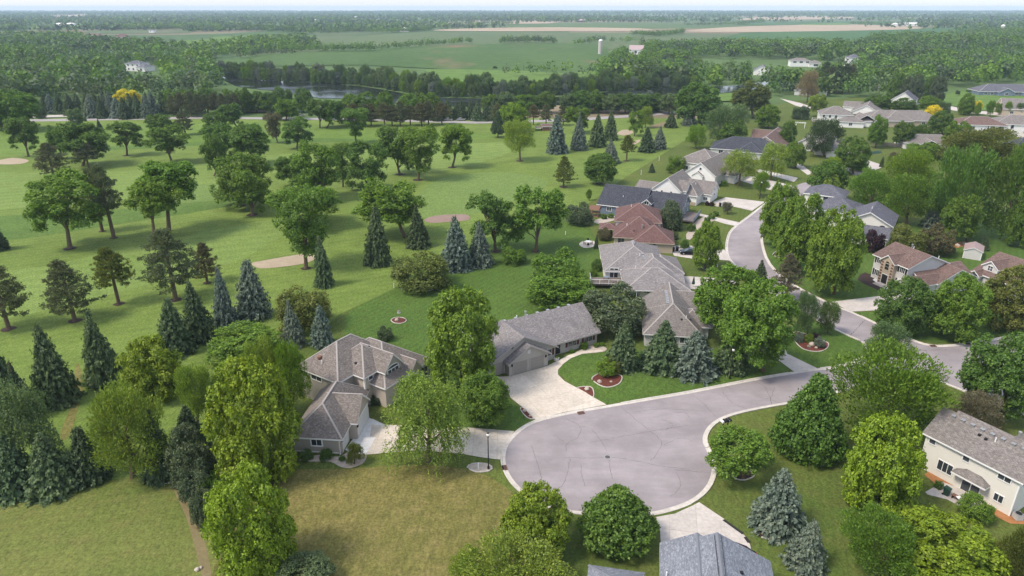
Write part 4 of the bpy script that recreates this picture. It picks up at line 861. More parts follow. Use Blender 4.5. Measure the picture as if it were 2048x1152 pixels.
def blob(lobes, ntuft, per, L, W, spread=.07, up=.25, rough=.55, lower=-.45):
    """leaf tufts over the outer side of every lobe (cx,cy,cz,rx,rz)"""
    C, Nn = [], []
    mr = float(np.median([l[3] for l in lobes]))
    for cx, cy, cz, rx, rz in lobes:
        nt_ = int(ntuft*max(.5, min(9, (rx/mr)**2)))
        d = rdir(nt_*2+8); d = d[(d[:,2] > lower)][:nt_]
        k = len(d); p = np.array([cx,cy,cz]) + d*np.array([rx,rx,rz])*RNG.uniform(.82, 1.08, (k,1))
        tp = np.repeat(p, per, 0)+RNG.normal(size=(k*per,3))*spread; td = np.repeat(d, per, 0)
        C.append(tp); Nn.append(unit(td*.75+RNG.normal(size=td.shape)*rough+np.array([0,0,up])))
    C = np.concatenate(C); Nn = np.concatenate(Nn)
    return C, Nn, RNG.uniform(.6, 1.4, len(C))
PROTO = {}
def norm_crown(C):                                   # fit robustly in the unit box
    lo, hi = np.percentile(C, .15, 0), np.percentile(C, 99.85, 0); mid = (lo+hi)/2; ext = (hi-lo)/2; e = np.array([max(ext[0], ext[1])]*2+[ext[2]])
    return (C-mid)/e
def proto(kind, fn, n):
    PROTO[kind] = [fn(i) for i in range(n)]
def mk(kind, i, v, lobes=None): return (quadmesh('crown_'+kind, v, M['foliage']), lobes or [])
def p_maple(i):
    lob = [(0,0,.05,.66,.7), (0,0,-.4,.62,.42), (.1,0,-.1,.5,.5)]
    for k in range(88):
        z = RNG.uniform(-.85, .98); prof = (1-max(0, z)**2.2)**.5*(1 if z > -.2 else (1-((-z-.2)/.9)**2)**.5)
        t = k*2.39996+RNG.uniform(-.3,.3); r = max(.04, prof*.84*RNG.uniform(.86,1.08)-.02); lob.append((r*math.cos(t), r*math.sin(t), z*.88, RNG.uniform(.13,.215), RNG.uniform(.13,.2)))
    C, n, s = blob(lob, 30, 11, 0, 0, .026, .4, .45, -.5); C = norm_crown(C)
    return mk('maple', i, leaves(C, n, .027*s, .019*s), lob)
def p_spread(i):
    lob = []; K = 15+i % 3*3
    for k in range(K+9):
        t = k*2.4+RNG.uniform(-.4,.4); z = RNG.uniform(-.55,.8); r = math.sqrt(max(0, 1-max(0, z)**2))*RNG.uniform(.45,.85)*(1 if z > -.2 else .8)
        q = RNG.uniform(.24,.38); lob.append((r*math.cos(t)*.9, r*math.sin(t)*.9, z*.85, q, q*.85))
    for k in range(3): t = RNG.uniform(0,6.3); lob.append((.6*math.cos(t), .6*math.sin(t), RNG.uniform(-.85,-.5), .2, .2))
    sub = []
    for x, y, z, rx, rz in lob:
        for d in rdir(9): 
            if d[2] > -.55: sub.append((x+d[0]*rx*.7, y+d[1]*rx*.7, z+d[2]*rz*.7, rx*.42, rz*.42))
    C, n, s = blob(sub, 12, 11, 0, 0, .03, .65, .5, -.6); C = norm_crown(C)
    return mk('spread', i, leaves(C, n, .03*s, .021*s), lob)
def p_vase(i):
    lob = []
    for k in range(24):
        z = RNG.uniform(-.95,.75); r = (.15+.62*((z+1)/1.75)**.8)*RNG.uniform(.35,1.0); t = k*2.4
        q = RNG.uniform(.2,.32)*(.55 if z < -.45 else 1); lob.append((r*math.cos(t), r*math.sin(t), z*.85, q, q*.8))
    for k in range(9): t = k*.7; lob.append((.5*math.cos(t), .5*math.sin(t), .65+RNG.uniform(-.1,.1), .27, .2))
    C, n, s = blob(lob, 56, 12, 0, 0, .036, .65, .55, -.6); C = norm_crown(C)
    return mk('vase', i, leaves(C, n, .03*s, .02*s), lob)
def p_birch(i):
    lob = []; V = []
    for k in range(30):
        z = RNG.uniform(-.5,.9); prof = (1-max(0,z)**2)**.5; t = k*2.4; r = prof*RNG.uniform(.3,.72); lob.append((r*math.cos(t), r*math.sin(t), z, .26, .2))
    C, n, s = blob(lob, 25, 9, 0, 0, .06, .3, .8, -.9); S = [leaves(C, n, .026*s, .012*s)]
    st = C[RNG.integers(0, len(C), 900)]; st = st[(np.hypot(st[:,0], st[:,1]) > .35) | (st[:,2] > .3)]
    m = len(st); ln = RNG.uniform(.12,.45,m); q = 16
    tt = np.linspace(0,1,q)[None,:,None]; out = unit(st*np.array([1,1,0]))[:,None,:]
    P = st[:,None,:]+out*(.10*tt*(1-.4*tt))*2-np.array([0,0,1])*tt**1.3*ln[:,None,None]+RNG.normal(size=(m,q,3))*.014
    P = P.reshape(-1,3); S.append(leaves(P, rdir(len(P)), .028*RNG.uniform(.7,1.3,len(P)), .012))
    v = np.concatenate(S); lo, hi = np.percentile(v,1,0), np.percentile(v,99,0); mid=(lo+hi)/2; e=(hi-lo)/2; e[:2]=max(e[:2])
    return mk('birch', i, (v-mid)/e, lob)
def p_fine(i):                                       # feathery, upward streaked crowns (ash, locust, willow)
    lob = []
    for k in range(34):
        z = RNG.uniform(-.75,.92); prof = (1-abs(z)**2.4)**.5; t = k*2.4; r = prof*RNG.uniform(.35,.8); q = RNG.uniform(.2,.34); lob.append((r*math.cos(t), r*math.sin(t), z*.85, q*.85, q))
    C, n, s = blob(lob, 62, 9, 0, 0, .05, .2, .7, -.7); C = norm_crown(C)
    d = unit(unit(C)*.5+np.array([0,0,.75])+RNG.normal(size=C.shape)*.35)
    return mk('fine', i, sprays(C, d, n, .07*s, .014*s), lob)
def p_linden(i):
    lob = []
    for k in range(66):
        z = (k+.5)/66; r = (.95*(1-z)**.86+.05)*(.55+.45*min(1, z/.12)); t = k*2.39996; q = .1+.17*(1-z); lob.append((r*.84*math.cos(t), r*.84*math.sin(t), z*1.9-.95, q, q*.85))
    for z in (-.6,-.1,.3): lob.append((0,0,z,.45*(1-z)*.7,.4))
    C, n, s = blob(lob, 36, 11, 0, 0, .035, .1, .55, -.7); C = norm_crown(C)
    return mk('linden', i, leaves(C, n, .034*s, .026*s), lob)
def p_bush(i):
    lob = [(0,0,-.2,.7,.7)]
    for k in range(26):
        t = k*2.4; z = RNG.uniform(-.8,.85); r = (1-max(0,z)**2)**.5*.72; q = RNG.uniform(.2,.33); lob.append((r*math.cos(t), r*math.sin(t), z*.75, q, q))
    C, n, s = blob(lob, 40, 11, 0, 0, .04, .35, .6, -.6); C = norm_crown(C)
    return mk('bush', i, leaves(C, n, .036*s, .025*s), lob)
def p_spruce(i):
    S = []; lev = (30,34,26,38,29)[i % 5]; full = (.72,.86,.6,.95,.68)[i % 5]; bare = RNG.uniform(0,6.3)
    for j in range(lev):
        z = .04+.95*(j/lev)**.92; r0 = max(.03, (1-z)**full); nb = int(5+13*r0); ph = RNG.uniform(0,6.3)
        for k in range(nb):
            t = ph+6.283*k/nb+RNG.uniform(-.22,.22); r = r0*RNG.uniform(.66,1.16)*(1-.25*max(0,math.cos(t-bare))*max(0,math.sin(z*9+bare))); q = int(6+16*r0)
            u = np.linspace(.12,1,q); h = np.array([math.cos(t), math.sin(t), 0]); sd_ = np.array([-math.sin(t), math.cos(t), 0])
            droop = -.07*u*r*1.6+.05*np.maximum(0,u-.7)
            c = h*(u*r)[:,None]; c[:,2] = z+.012*RNG.normal()+droop
            for sg in (-1,1):
                fw = unit(h[None]*.75+sd_[None]*sg*RNG.uniform(.35,.95,(q,1))+np.array([0,0,-.16])+RNG.normal(size=(q,3))*.16)
                nn = unit(np.array([0,0,1.])+h*.55+RNG.normal(size=(q,3))*.4)
                S.append(sprays(c+RNG.normal(size=(q,3))*.012, fw, nn, (.2*r0+.055)*RNG.uniform(.6,1.15,q)*(1.1-.5*u), .05*RNG.uniform(.6,1.1,q)*(.5+.5*r0)))
    v = np.concatenate(S); v[:,2] *= 1/v[:,2].max(); v[:,:2] /= np.percentile(np.hypot(v[:,0],v[:,1]),98.5)
    return mk('spruce', i, v)
def p_pine(i):
    S = []; nb = 88; base = (.22,.16,.36)[i % 3]; fl = (.5,.75,.3)[i % 3]
    for k in range(nb):
        f = k/nb; z = base+(1-base)*f; r = (1-f)**.72*RNG.uniform(.55,1.08)*(1 if f > .12 else .75)+.05; t = k*2.39996+RNG.uniform(-.35,.35)
        rise = RNG.uniform(.0,.12)*(1+f)
        for sidx in range(int(5+8*r)):
            u = .35+.65*RNG.random(); off = RNG.uniform(-.3,.3)*u*r
            c = np.array([math.cos(t)*u*r-math.sin(t)*off, math.sin(t)*u*r+math.cos(t)*off, z+rise*u*r-.03*off*off])
            q = 17; d = unit(rdir(q)+np.array([math.cos(t)*.5, math.sin(t)*.5, .55])); nn = rdir(q)
            S.append(sprays(c+RNG.normal(size=(q,3))*np.array([.036,.036,.01]), d*np.array([1,1,.45]), nn, .07*RNG.uniform(.6,1.25,q), .010))
    v = np.concatenate(S); v[:,2] /= np.percentile(v[:,2],99.8); v[:,:2] /= np.percentile(np.hypot(v[:,0],v[:,1]),98.5)
    return mk('pine', i, v)
for kd, fn, n in (('maple',p_maple,4),('spread',p_spread,5),('vase',p_vase,2),('birch',p_birch,2),('fine',p_fine,3),('linden',p_linden,2),('bush',p_bush,2),('spruce',p_spruce,5),('pine',p_pine,3)): proto(kd, fn, n)
SPH = unit(RNG.normal(size=(500,3)))
TINT = dict(Y=(.175,.26,.014), y=(.135,.228,.02), g=(.108,.196,.02), d=(.086,.16,.023), o=(.118,.145,.028), b=(.138,.184,.15), s=(.09,.14,.06), k=(.068,.108,.046), n=(.11,.132,.064),
            w=(.1,.112,.056), l=(.19,.265,.038), e=(.105,.165,.062), p=(.034,.012,.019), u=(.62,.54,.03), t=(.25,.2,.11), x=(.088,.125,.064), c=(.14,.178,.145), v=(.135,.13,.085), r=(.112,.108,.05))
NAMES = dict(maple='maple_tree', spread='shade_tree', vase='elm_tree', birch='birch_tree', fine='ash_tree', linden='linden_tree', bush='shrub', spruce='spruce_tree', pine='pine_tree')
TRUNKS = {}
TREE_N = {}
def rcol(k, j=.10):
    c = TINT[k]; f = 1+random.uniform(-j, j); hsh = random.uniform(-j, j)*.6
    return (c[0]*f*(1+hsh), c[1]*f, c[2]*f*(1-hsh), 1)
def trunk_obj(root, kind, a, b, cz, rot, lobes, bark, bx=0, by=0, low=False):
    mb = MB(); top = cz+b*.35; r0 = .055*a*.55+.012*top+.05
    if kind in ('spruce','pine'): mb.tube([(0,0,-.1),(0,0,cz*.5),(0,0,cz*.97)], [r0, r0*.7, .03], 6)
    else:
        fork = max(.25*cz, cz-b*(.95 if kind in ('spread','vase','fine') else .7)); k = random.uniform(-.12,.12)*a
        mb.tube([(-bx,-by,-.1), (-bx*.7,-by*.7,fork*.5), (-bx*.5+k*.3,-by*.5,fork)], [r0*1.25, r0, r0*.85], 7)
        L = lobes if len(lobes) < 30 else lobes[3::6]
        L = [] if kind in ('maple','linden','bush') else L[:2 if low else 11]; cr, sr = math.cos(rot), math.sin(rot)
        for lx, ly, lz, *_ in L:
            x, y, z = (lx*cr-ly*sr)*a*.85, (lx*sr+ly*cr)*a*.85, cz+lz*b*.8; s0 = (-bx*.5+k*.3, -by*.5, fork*random.uniform(.82,1)); q = (s0[0]+(x-s0[0])*.45+random.uniform(-.1,.1)*a, s0[1]+(y-s0[1])*.45, s0[2]+(z-s0[2])*.6)
            mb.tube([s0, q, (x,y,max(z,fork*.9))], [r0*.55, r0*.34, r0*.1], 5, False)
        mb.tube([(-bx*.5+k*.3,-by*.5,fork*.97), (0,0,cz+b*(-.3 if kind in ('maple','linden','bush') else .2))], [r0*.75, r0*.2], 6, False)
    o = mb.obj('trunk', M[bark], root); return o
def tree(kind, x0, x1, top, bot, by, bx, tint, label, group=None, ring=0, name=None, cat=None, z0=0.0, limbs=True, bark='bark'):
    cx = (x0+x1)/2
    if bx is None: bx = cx
    X, Y = G(bx, by); dpt = depth(Y); nm = name or NAMES[kind]
    i = TREE_N[kind] = TREE_N.get(kind, -1)+1; me, lobes = PROTO[kind][i % len(PROTO[kind])]; rot = random.uniform(0, 6.28)
    root = thing(nm, label, cat or ('shrub' if kind == 'bush' else 'tree'), (X, Y, z0), 0, group)
    cr = link('crown', me, root); cr.color = rcol(tint)
    if kind in ('spruce','pine'):
        hgt = max(.6, ZT(Y, top)-z0); a = (x1-x0)/2*depth(Y, hgt*.3)/FPX
        lean = 0; cr.scale = (a, a, hgt); cr.rotation_euler = (R(random.uniform(-1.8,1.8)), R(random.uniform(-1.8,1.8)), rot)
        trunk_obj(root, kind, a, hgt, hgt, rot, lobes, bark)
    else:
        pyc = (top+bot)/2; cz = ZT(Y, pyc); dd = depth(Y, cz); a = (x1-x0)/2*dd/FPX; s = (bot-top)/2*dd/FPX
        e = PITCH+math.atan((pyc-576)/FPX); b = math.sqrt(max(s*s-(a*math.sin(e))**2, (.42*a)**2))/math.cos(e); b = min(b, 2.4*a)
        ox = (cx-1024)/FPX*dd-X
        for _ in range(7):                            # settle size and height so that the crown outline fills its box in perspective
            q = SPH*np.array([a, a, b])+np.array([X+ox, Y, cz]); d_ = q[:,1]*cP-(q[:,2]-CAMH)*sP
            qx = 1024+FPX*q[:,0]/d_; qy = 576-FPX*(q[:,1]*sP+(q[:,2]-CAMH)*cP)/d_
            a *= (x1-x0)/(qx.max()-qx.min()); b = min(max(b*((bot-top)/(qy.max()-qy.min()))**1.3, .42*a), 2.4*a)
            cz = max(cz+((qy.max()+qy.min())/2-pyc)*dd/FPX/math.cos(e), z0+b*.93); ox += ((x0+x1)/2-(qx.max()+qx.min())/2)*dd/FPX
        cz -= z0
        cr.location = (ox, 0, cz); cr.scale = (a, a, b); cr.rotation_euler = (R(random.uniform(-4,4)), R(random.uniform(-4,4)), rot)
        if kind != 'bush' or bot < by-6:
            t = trunk_obj(root, kind, a, b, cz, rot, lobes, bark, ox, 0, not limbs); t.location = (ox, 0, 0)
    if ring:
        rr = ring*dpt/FPX; pts = [(X+rr*math.cos(t)*random.uniform(.85,1.1), Y+rr*math.sin(t)*random.uniform(.85,1.1)) for t in np.linspace(0,6.28,13)[:-1]]
        sheet('mulch_ring', pts, .06, M['mulch'], sm=2)
    return root
T = """
maple 411 602 740 986 945 505 Y|huge bright yellow-green maple standing left of the taupe garage wing
maple 410 584 964 1196 1140 497 Y|bright yellow-green maple cut by the bottom edge left of the dry lawn
maple 232 370 676 806 790 300 Y|bright green dense maple between the tall dark spruce and the yellow-green trees behind the garage
fine 165 335 765 935 955 265 l|light green tree with twin pale trunk at the back of the left lawn
birch -62 112 768 935 945 20 e|broad weeping willow at the left edge above the bottom-left spruces
fine 352 432 728 836 850 392 l|pale feathery tree wedged between the dense green maple and the bright maple
fine 478 562 680 800 838 520 l|pale green feathery tree directly behind the bright maple beside the garage
fine 545 617 684 815 838 582 y|yellow-green tree touching the left eave of the taupe house
maple 425 508 714 800 830 465 Y|smaller yellow-green tree peeking above the huge bright maple
bush 412 562 646 726 716 487 g|wide spreading green shrub tree below the blue spruce pair on the golf edge
bush 552 662 574 664 654 606 o|round olive tree behind the two small blue spruces
bush 328 428 866 985 962 378 x|dark grey-green shrub at the head of the bare strip
bush 352 428 935 1020 1002 392 x|middle dark grey-green shrub along the bare strip
bush 376 430 990 1062 1046 405 x|lowest dark grey-green shrub along the bare strip
bush 386 448 944 1006 998 417 g|small fresh green shrub between the two bright maples
bush 548 668 1112 1185 1172 606 s|dark bluish green tree top at the bottom edge right of the bright maple
maple 852 998 574 768 778 925 y|tall full green maple between the taupe house and the ranch house
maple 918 1021 745 840 846 963 g|round dark green tree on the lawn between the two driveways
birch 776 938 750 916 924 857 l|airy yellow-green birch in front of the taupe house entrance
bush 1060 1168 502 592 585 1114 g|rounded green tree behind the ranch roof ridge, upper of the clump
bush 1050 1192 540 624 614 1120 g|wide green tree right behind the ranch chimney pipes
bush 1162 1295 574 672 660 1228 x|spreading dark purple-green crabapple right of the ranch roof
maple 1392 1530 526 655 690 1460 g|large deep green tree above the spruce row, left of the street curve
maple 1440 1594 560 716 742 1525 g|large deep green tree with low branches beside the grey house driveway
maple 1384 1446 444 530 538 1412 y|oval young maple in a mulch ring on the front lawn by the red-roofed house
maple 1522 1602 366 478 492 1562 y|farthest of the three big maples along the outer street curve
maple 1553 1660 384 526 545 1597 y|middle one of the three big maples along the outer street curve
maple 1616 1733 418 574 588 1667 y|nearest and largest of the three big maples along the street curve
fine 1590 1640 584 668 672 1618 e|grey-green feathery willow, left of the pair in the corner red bed
fine 1634 1684 602 662 668 1655 e|grey-green feathery willow, right of the pair in the corner red bed
maple 1752 1872 556 660 664 1812 d|dark green rounded tree in front of the brick house garage
maple 1858 1988 550 672 676 1925 g|broad mid green tree right of the dark tree at the side street corner
maple 1958 2100 534 656 660 2030 o|dense olive tree at the right edge below the dormer house
fine 1726 1826 646 726 762 1772 e|loose green ash behind the big walnut at the street junction
fine 1664 1898 688 868 872 1790 g|massive leafy walnut covering the street junction
maple 1920 2104 664 818 832 2010 d|dark green tree at the right edge beside the junction asphalt
linden 1552 1707 748 916 900 1630 d|broad dark pyramidal linden between the mailbox and the walnut
maple 1690 1858 826 1022 1010 1772 Y|bright yellow-green maple left of the cream two-storey house
bush 1418 1549 852 950 958 1488 g|small rounded green tree in an edged ring near the mailboxes
fine 1688 1856 1018 1160 1150 1770 g|mid green tree below the bright maple near the lower right
maple 1776 2014 1016 1200 1150 1895 Y|bright yellow-green maple in the lower right corner
fine 1990 2110 1050 1180 1170 2050 o|olive green tree cut by the lower right corner
fine 1900 2012 784 862 870 1956 v|sparse brownish tree behind the cream house roof
linden 1158 1312 956 1098 1086 1235 d|dark pyramidal linden in an edged ring at the foot of the cul-de-sac
maple 1004 1142 964 1112 1098 1072 Y|yellow-green maple left of the linden by the cul-de-sac
fine 940 1148 1060 1210 1185 1050 l|pale green loose tree at the bottom edge in front of the yellow-green maple
fine 896 975 1092 1180 1170 930 l|small light green tree at the bottom edge left of the pale loose tree
bush 785 897 504 580 574 843 o|olive yellow spreading shrub tree in a stone-edged bed
bush 1002 1053 494 530 526 1028 g|small round green shrub tree alone on the mowed lawn
bush 1130 1184 408 452 448 1158 x|dark bronze shrub tree at the golf edge left of the blue house
bush 1318 1368 402 460 458 1343 x|dark bronze tree between the red roof and the blue house
vase 543 668 374 510 537 612 g 10|tall vase-shaped elm beside the pale sand bunker
spread 38 204 344 462 497 140 g 12|wide spreading tree with visible forked limbs on the left fairway
spread 246 360 356 446 482 308 y 10|bright green tree with pale trunk right of the thin dark pines
spread 262 400 320 408 462 338 g|broad tree behind the bright green pale-trunked tree
spread 415 542 300 402 412 480 g 12|leaning wide tree with forked trunk at the tip of the rough strip
spread 456 542 338 420 430 505 g 12|smaller bright tree just in front of the leaning forked tree
spread 398 482 248 312 318 436 d|dark crowned tree, left of the cluster above the leaning forked tree
spread 404 458 272 358 352 428 d|low dark tree hanging left of the leaning forked tree
spread 455 542 250 316 330 512 d|dark crowned tree with bare stem, right of the cluster above the leaning tree
spread 574 682 278 380 400 665 g 10|large twin-domed tree with leaning trunk in the fairway middle
spread 544 612 308 366 372 585 d|small dark tree left of the twin-domed tree
vase 664 704 286 360 374 686 d|narrow dark tree behind the right side of the twin-domed tree
spread 690 776 284 374 380 733 d|full dark green tree right of the twin-domed tree
spread 752 832 252 342 349 800 d 10|tree with a low horizontal limb left of the oval fairway tree
vase 800 880 254 342 360 836 g 11|tall oval tree with slim forked trunk on the fairway
spread 880 948 248 318 335 904 y 9|round headed tree with straight pale trunk in the central fairway
fine 1006 1072 240 302 322 1040 l 8|light yellow-green young tree alone on the central fairway
spread 710 852 354 452 475 812 g|broad heavy tree behind the two narrow spruces
spread 548 690 372 430 452 640 g|dense green tree top between the vase elm and the broad heavy tree
spread 936 1032 382 486 503 992 d 10|large rounded tree directly behind the blue spruce pair
spread 1022 1132 376 482 503 1071 g 10|largest rounded tree right of the blue spruce pair
spread 8 82 234 296 313 57 d|dark round tree on a slim trunk above the left bunker
spread 88 142 250 306 318 124 d|dark tree behind the left side of the gnarled tree
spread 110 224 244 320 332 165 d|gnarled wide tree with reaching right limb above the brown pines
spread 216 286 242 292 311 254 d 8|mushroom-shaped dark tree standing alone on the upper left fairway
spread 285 376 252 312 327 345 d|leaning dark tree with bare orange trunk on the upper left fairway
spread 288 352 230 268 278 320 d|rounded tree directly behind the leaning dark tree
spread 404 462 222 262 268 432 d|dark round tree near the golf road, left of its twin
spread 432 490 206 250 258 478 d|dark round tree close to the golf road right of its twin
vase 528 566 226 276 286 556 r|bare brownish vase-shaped tree beside the round dark tree
spread 560 626 236 288 298 594 d|round dark tree below the pink-roofed house
vase 684 738 216 272 287 711 d|upright tree with split stem right of the round dark trees
spread 612 664 198 244 256 640 d|dark tree at the golf road right of the pink-roofed house
spread 640 690 200 248 256 652 d|dark tree next to the parked cars by the golf road
spread 545 602 194 236 240 572 g|bright crowned tree right beside the pink-roofed house
maple -40 80 180 240 262 20 g|dense rounded green tree at the far left edge near the golf road
bush -20 60 218 260 258 18 o|low olive thicket at the left edge below the dense rounded tree
bush 66 92 212 240 237 80 k|dark small thicket at the left end of the golf road
spread 130 175 216 262 262 152 e|greyish green tree overlapping the golf road on the left
maple 1168 1234 306 360 368 1199 d 8|round dark tree at the end of the blue spruce group
fine 1172 1184 378 398 401 1178 y|tiny staked young tree on the golf edge
bush 1334 1372 310 346 346 1353 g|green shrub tree against the brown-roofed white house
spread 1255 1288 220 266 272 1269 y|yellow-green small tree left of its paler twin near the sand bunker
fine 1278 1308 213 250 256 1290 l|pale yellow-green small tree near the upper bunker
fine 1372 1414 250 292 298 1392 y|slim light tree beside the navy roofed house
maple 1350 1445 165 240 248 1400 d|big dark dome-shaped oak near the upper golf corner
maple 1464 1544 162 220 235 1505 o|large olive-yellow tree right of the dome-shaped oak
fine 1408 1500 210 280 288 1455 e|grey-green fine-leaved tree left of the brown gabled house
maple 1440 1496 240 290 294 1468 d|dark small tree in front of the grey-green fine-leaved tree
maple 1510 1562 210 252 256 1536 g|round green tree behind the brown gabled house
birch 1446 1518 302 352 372 1478 l|yellow-green weeping willow in front of the brown-roofed white house
birch 1514 1578 288 348 360 1541 l|taller pale willow right of its neighbour by the first driveways
fine 1504 1542 344 384 394 1520 y|small light green street tree by the lamp post
maple 1614 1700 322 396 402 1655 d|dark green tree mass where the street disappears
maple 1642 1684 350 402 410 1660 l|lime green tree behind the three big street maples
fine 1650 1682 314 338 362 1668 Y|bright lime shrub tree above the dark tree mass
maple 1670 1742 274 338 348 1706 d|dark green tree between the far driveways
fine 1610 1682 236 306 314 1650 k|dark birch clump with white stems in front of the grey-brown house
maple 1558 1594 242 294 298 1578 d|dark tree left of the dark birch clump
maple 1568 1614 284 330 336 1592 g|mid green tree by the far driveway left of the lime shrub
maple 1736 1778 230 288 296 1751 g|oval green tree alone in front of the long tan ranch house
maple 1786 1832 242 286 294 1808 d|rounded dark tree right of the oval green tree
maple 1824 1864 248 282 290 1845 d|small dark tree beside the tan ranch house wall
maple 1886 1944 242 292 302 1914 g|full green tree in front of the brown hip roof with deck
maple 1856 1912 222 264 270 1885 d|dark tree right of the long tan ranch house
maple 1616 1656 187 222 234 1636 l|pale yellow-green round tree above the white hip-roofed house
fine 1596 1642 142 196 206 1614 t|tan pinkish flowering tree in front of the dark pines
maple 1850 1884 210 234 240 1868 u|brilliant golden yellow tree behind the long tan ranch house
maple 1942 1966 201 226 230 1955 u|small golden yellow tree beside the far parking road
maple 1916 1952 186 228 230 1930 g|slender green tree left of the small golden tree
fine 1768 1872 298 390 398 1820 y|wide light green locust behind the white gabled house
fine 1700 1790 340 420 428 1742 g|leafy green tree behind the slate gable roof
fine 1762 1872 350 440 450 1815 g|tall green tree right of the slate gable roof
fine 1850 1990 296 452 466 1916 d|huge dark locust filling the middle right
fine 1962 2100 300 470 480 2025 d|huge dark locust cut by the right edge
maple 1884 1968 388 470 486 1936 g|bright dense tree in front of the huge dark locust
bush 1776 1856 452 518 512 1812 o|olive rounded shrub behind the brick house roof
bush 1836 1914 452 512 508 1872 r|reddish olive shrub behind the brick house chimney pipe
bush 1728 1772 460 504 502 1750 p|deep purple plum shrub beside the slate-roofed house
maple 2012 2080 404 488 494 2045 g|fresh green tree at the right edge above the shed
bush 1690 1740 300 342 340 1715 g|low green bush beside the green sports mat
fine 1775 1802 304 326 330 1784 v|small grey bare-looking tree on the far back lawn
bush 1808 1890 288 318 316 1850 g|hedge-like shrubs in front of the red gable house
fine 1875 2060 262 320 330 1960 o|olive mixed trees behind the huge dark locusts
bush 1660 1700 220 250 248 1680 k|dark rounded shrub beside the white hip-roofed house
bush 1690 1712 226 250 248 1701 x|purple-grey shrub left of the tan ranch porch
bush 1584 1620 212 240 238 1600 k|dark shrub bank left of the white hip-roofed house
maple 1726 1786 190 222 228 1756 d|row tree behind the tan ranch, left end
maple 1782 1838 196 224 230 1810 d|row tree behind the tan ranch, middle
maple 1836 1886 192 220 226 1860 g|row tree behind the tan ranch, right end
maple 994 1056 206 256 262 1025 y|broad fresh green tree behind the lone light tree on the fairway
spread 1128 1180 214 256 266 1158 g|bright green rounded tree behind the blue spruces
bush 1240 1300 190 215 213 1270 g|green thicket by the golf road behind the pale twin trees
linden 982 1009 222 268 275 996 k|small dark conical yew left of the broad fresh green tree
"""
for ln in T.strip().split('\n'):
    a, lab = ln.split('|'); f = a.split(); ring = float(f[8]) if len(f) > 8 else 0
    tree(f[0], float(f[1]), float(f[2]), float(f[3]), float(f[4]), float(f[5]), float(f[6]), f[7], lab, 'trees standing singly around the houses and fairways' if f[0] != 'bush' else 'large shrubs around the houses and fairways', ring)
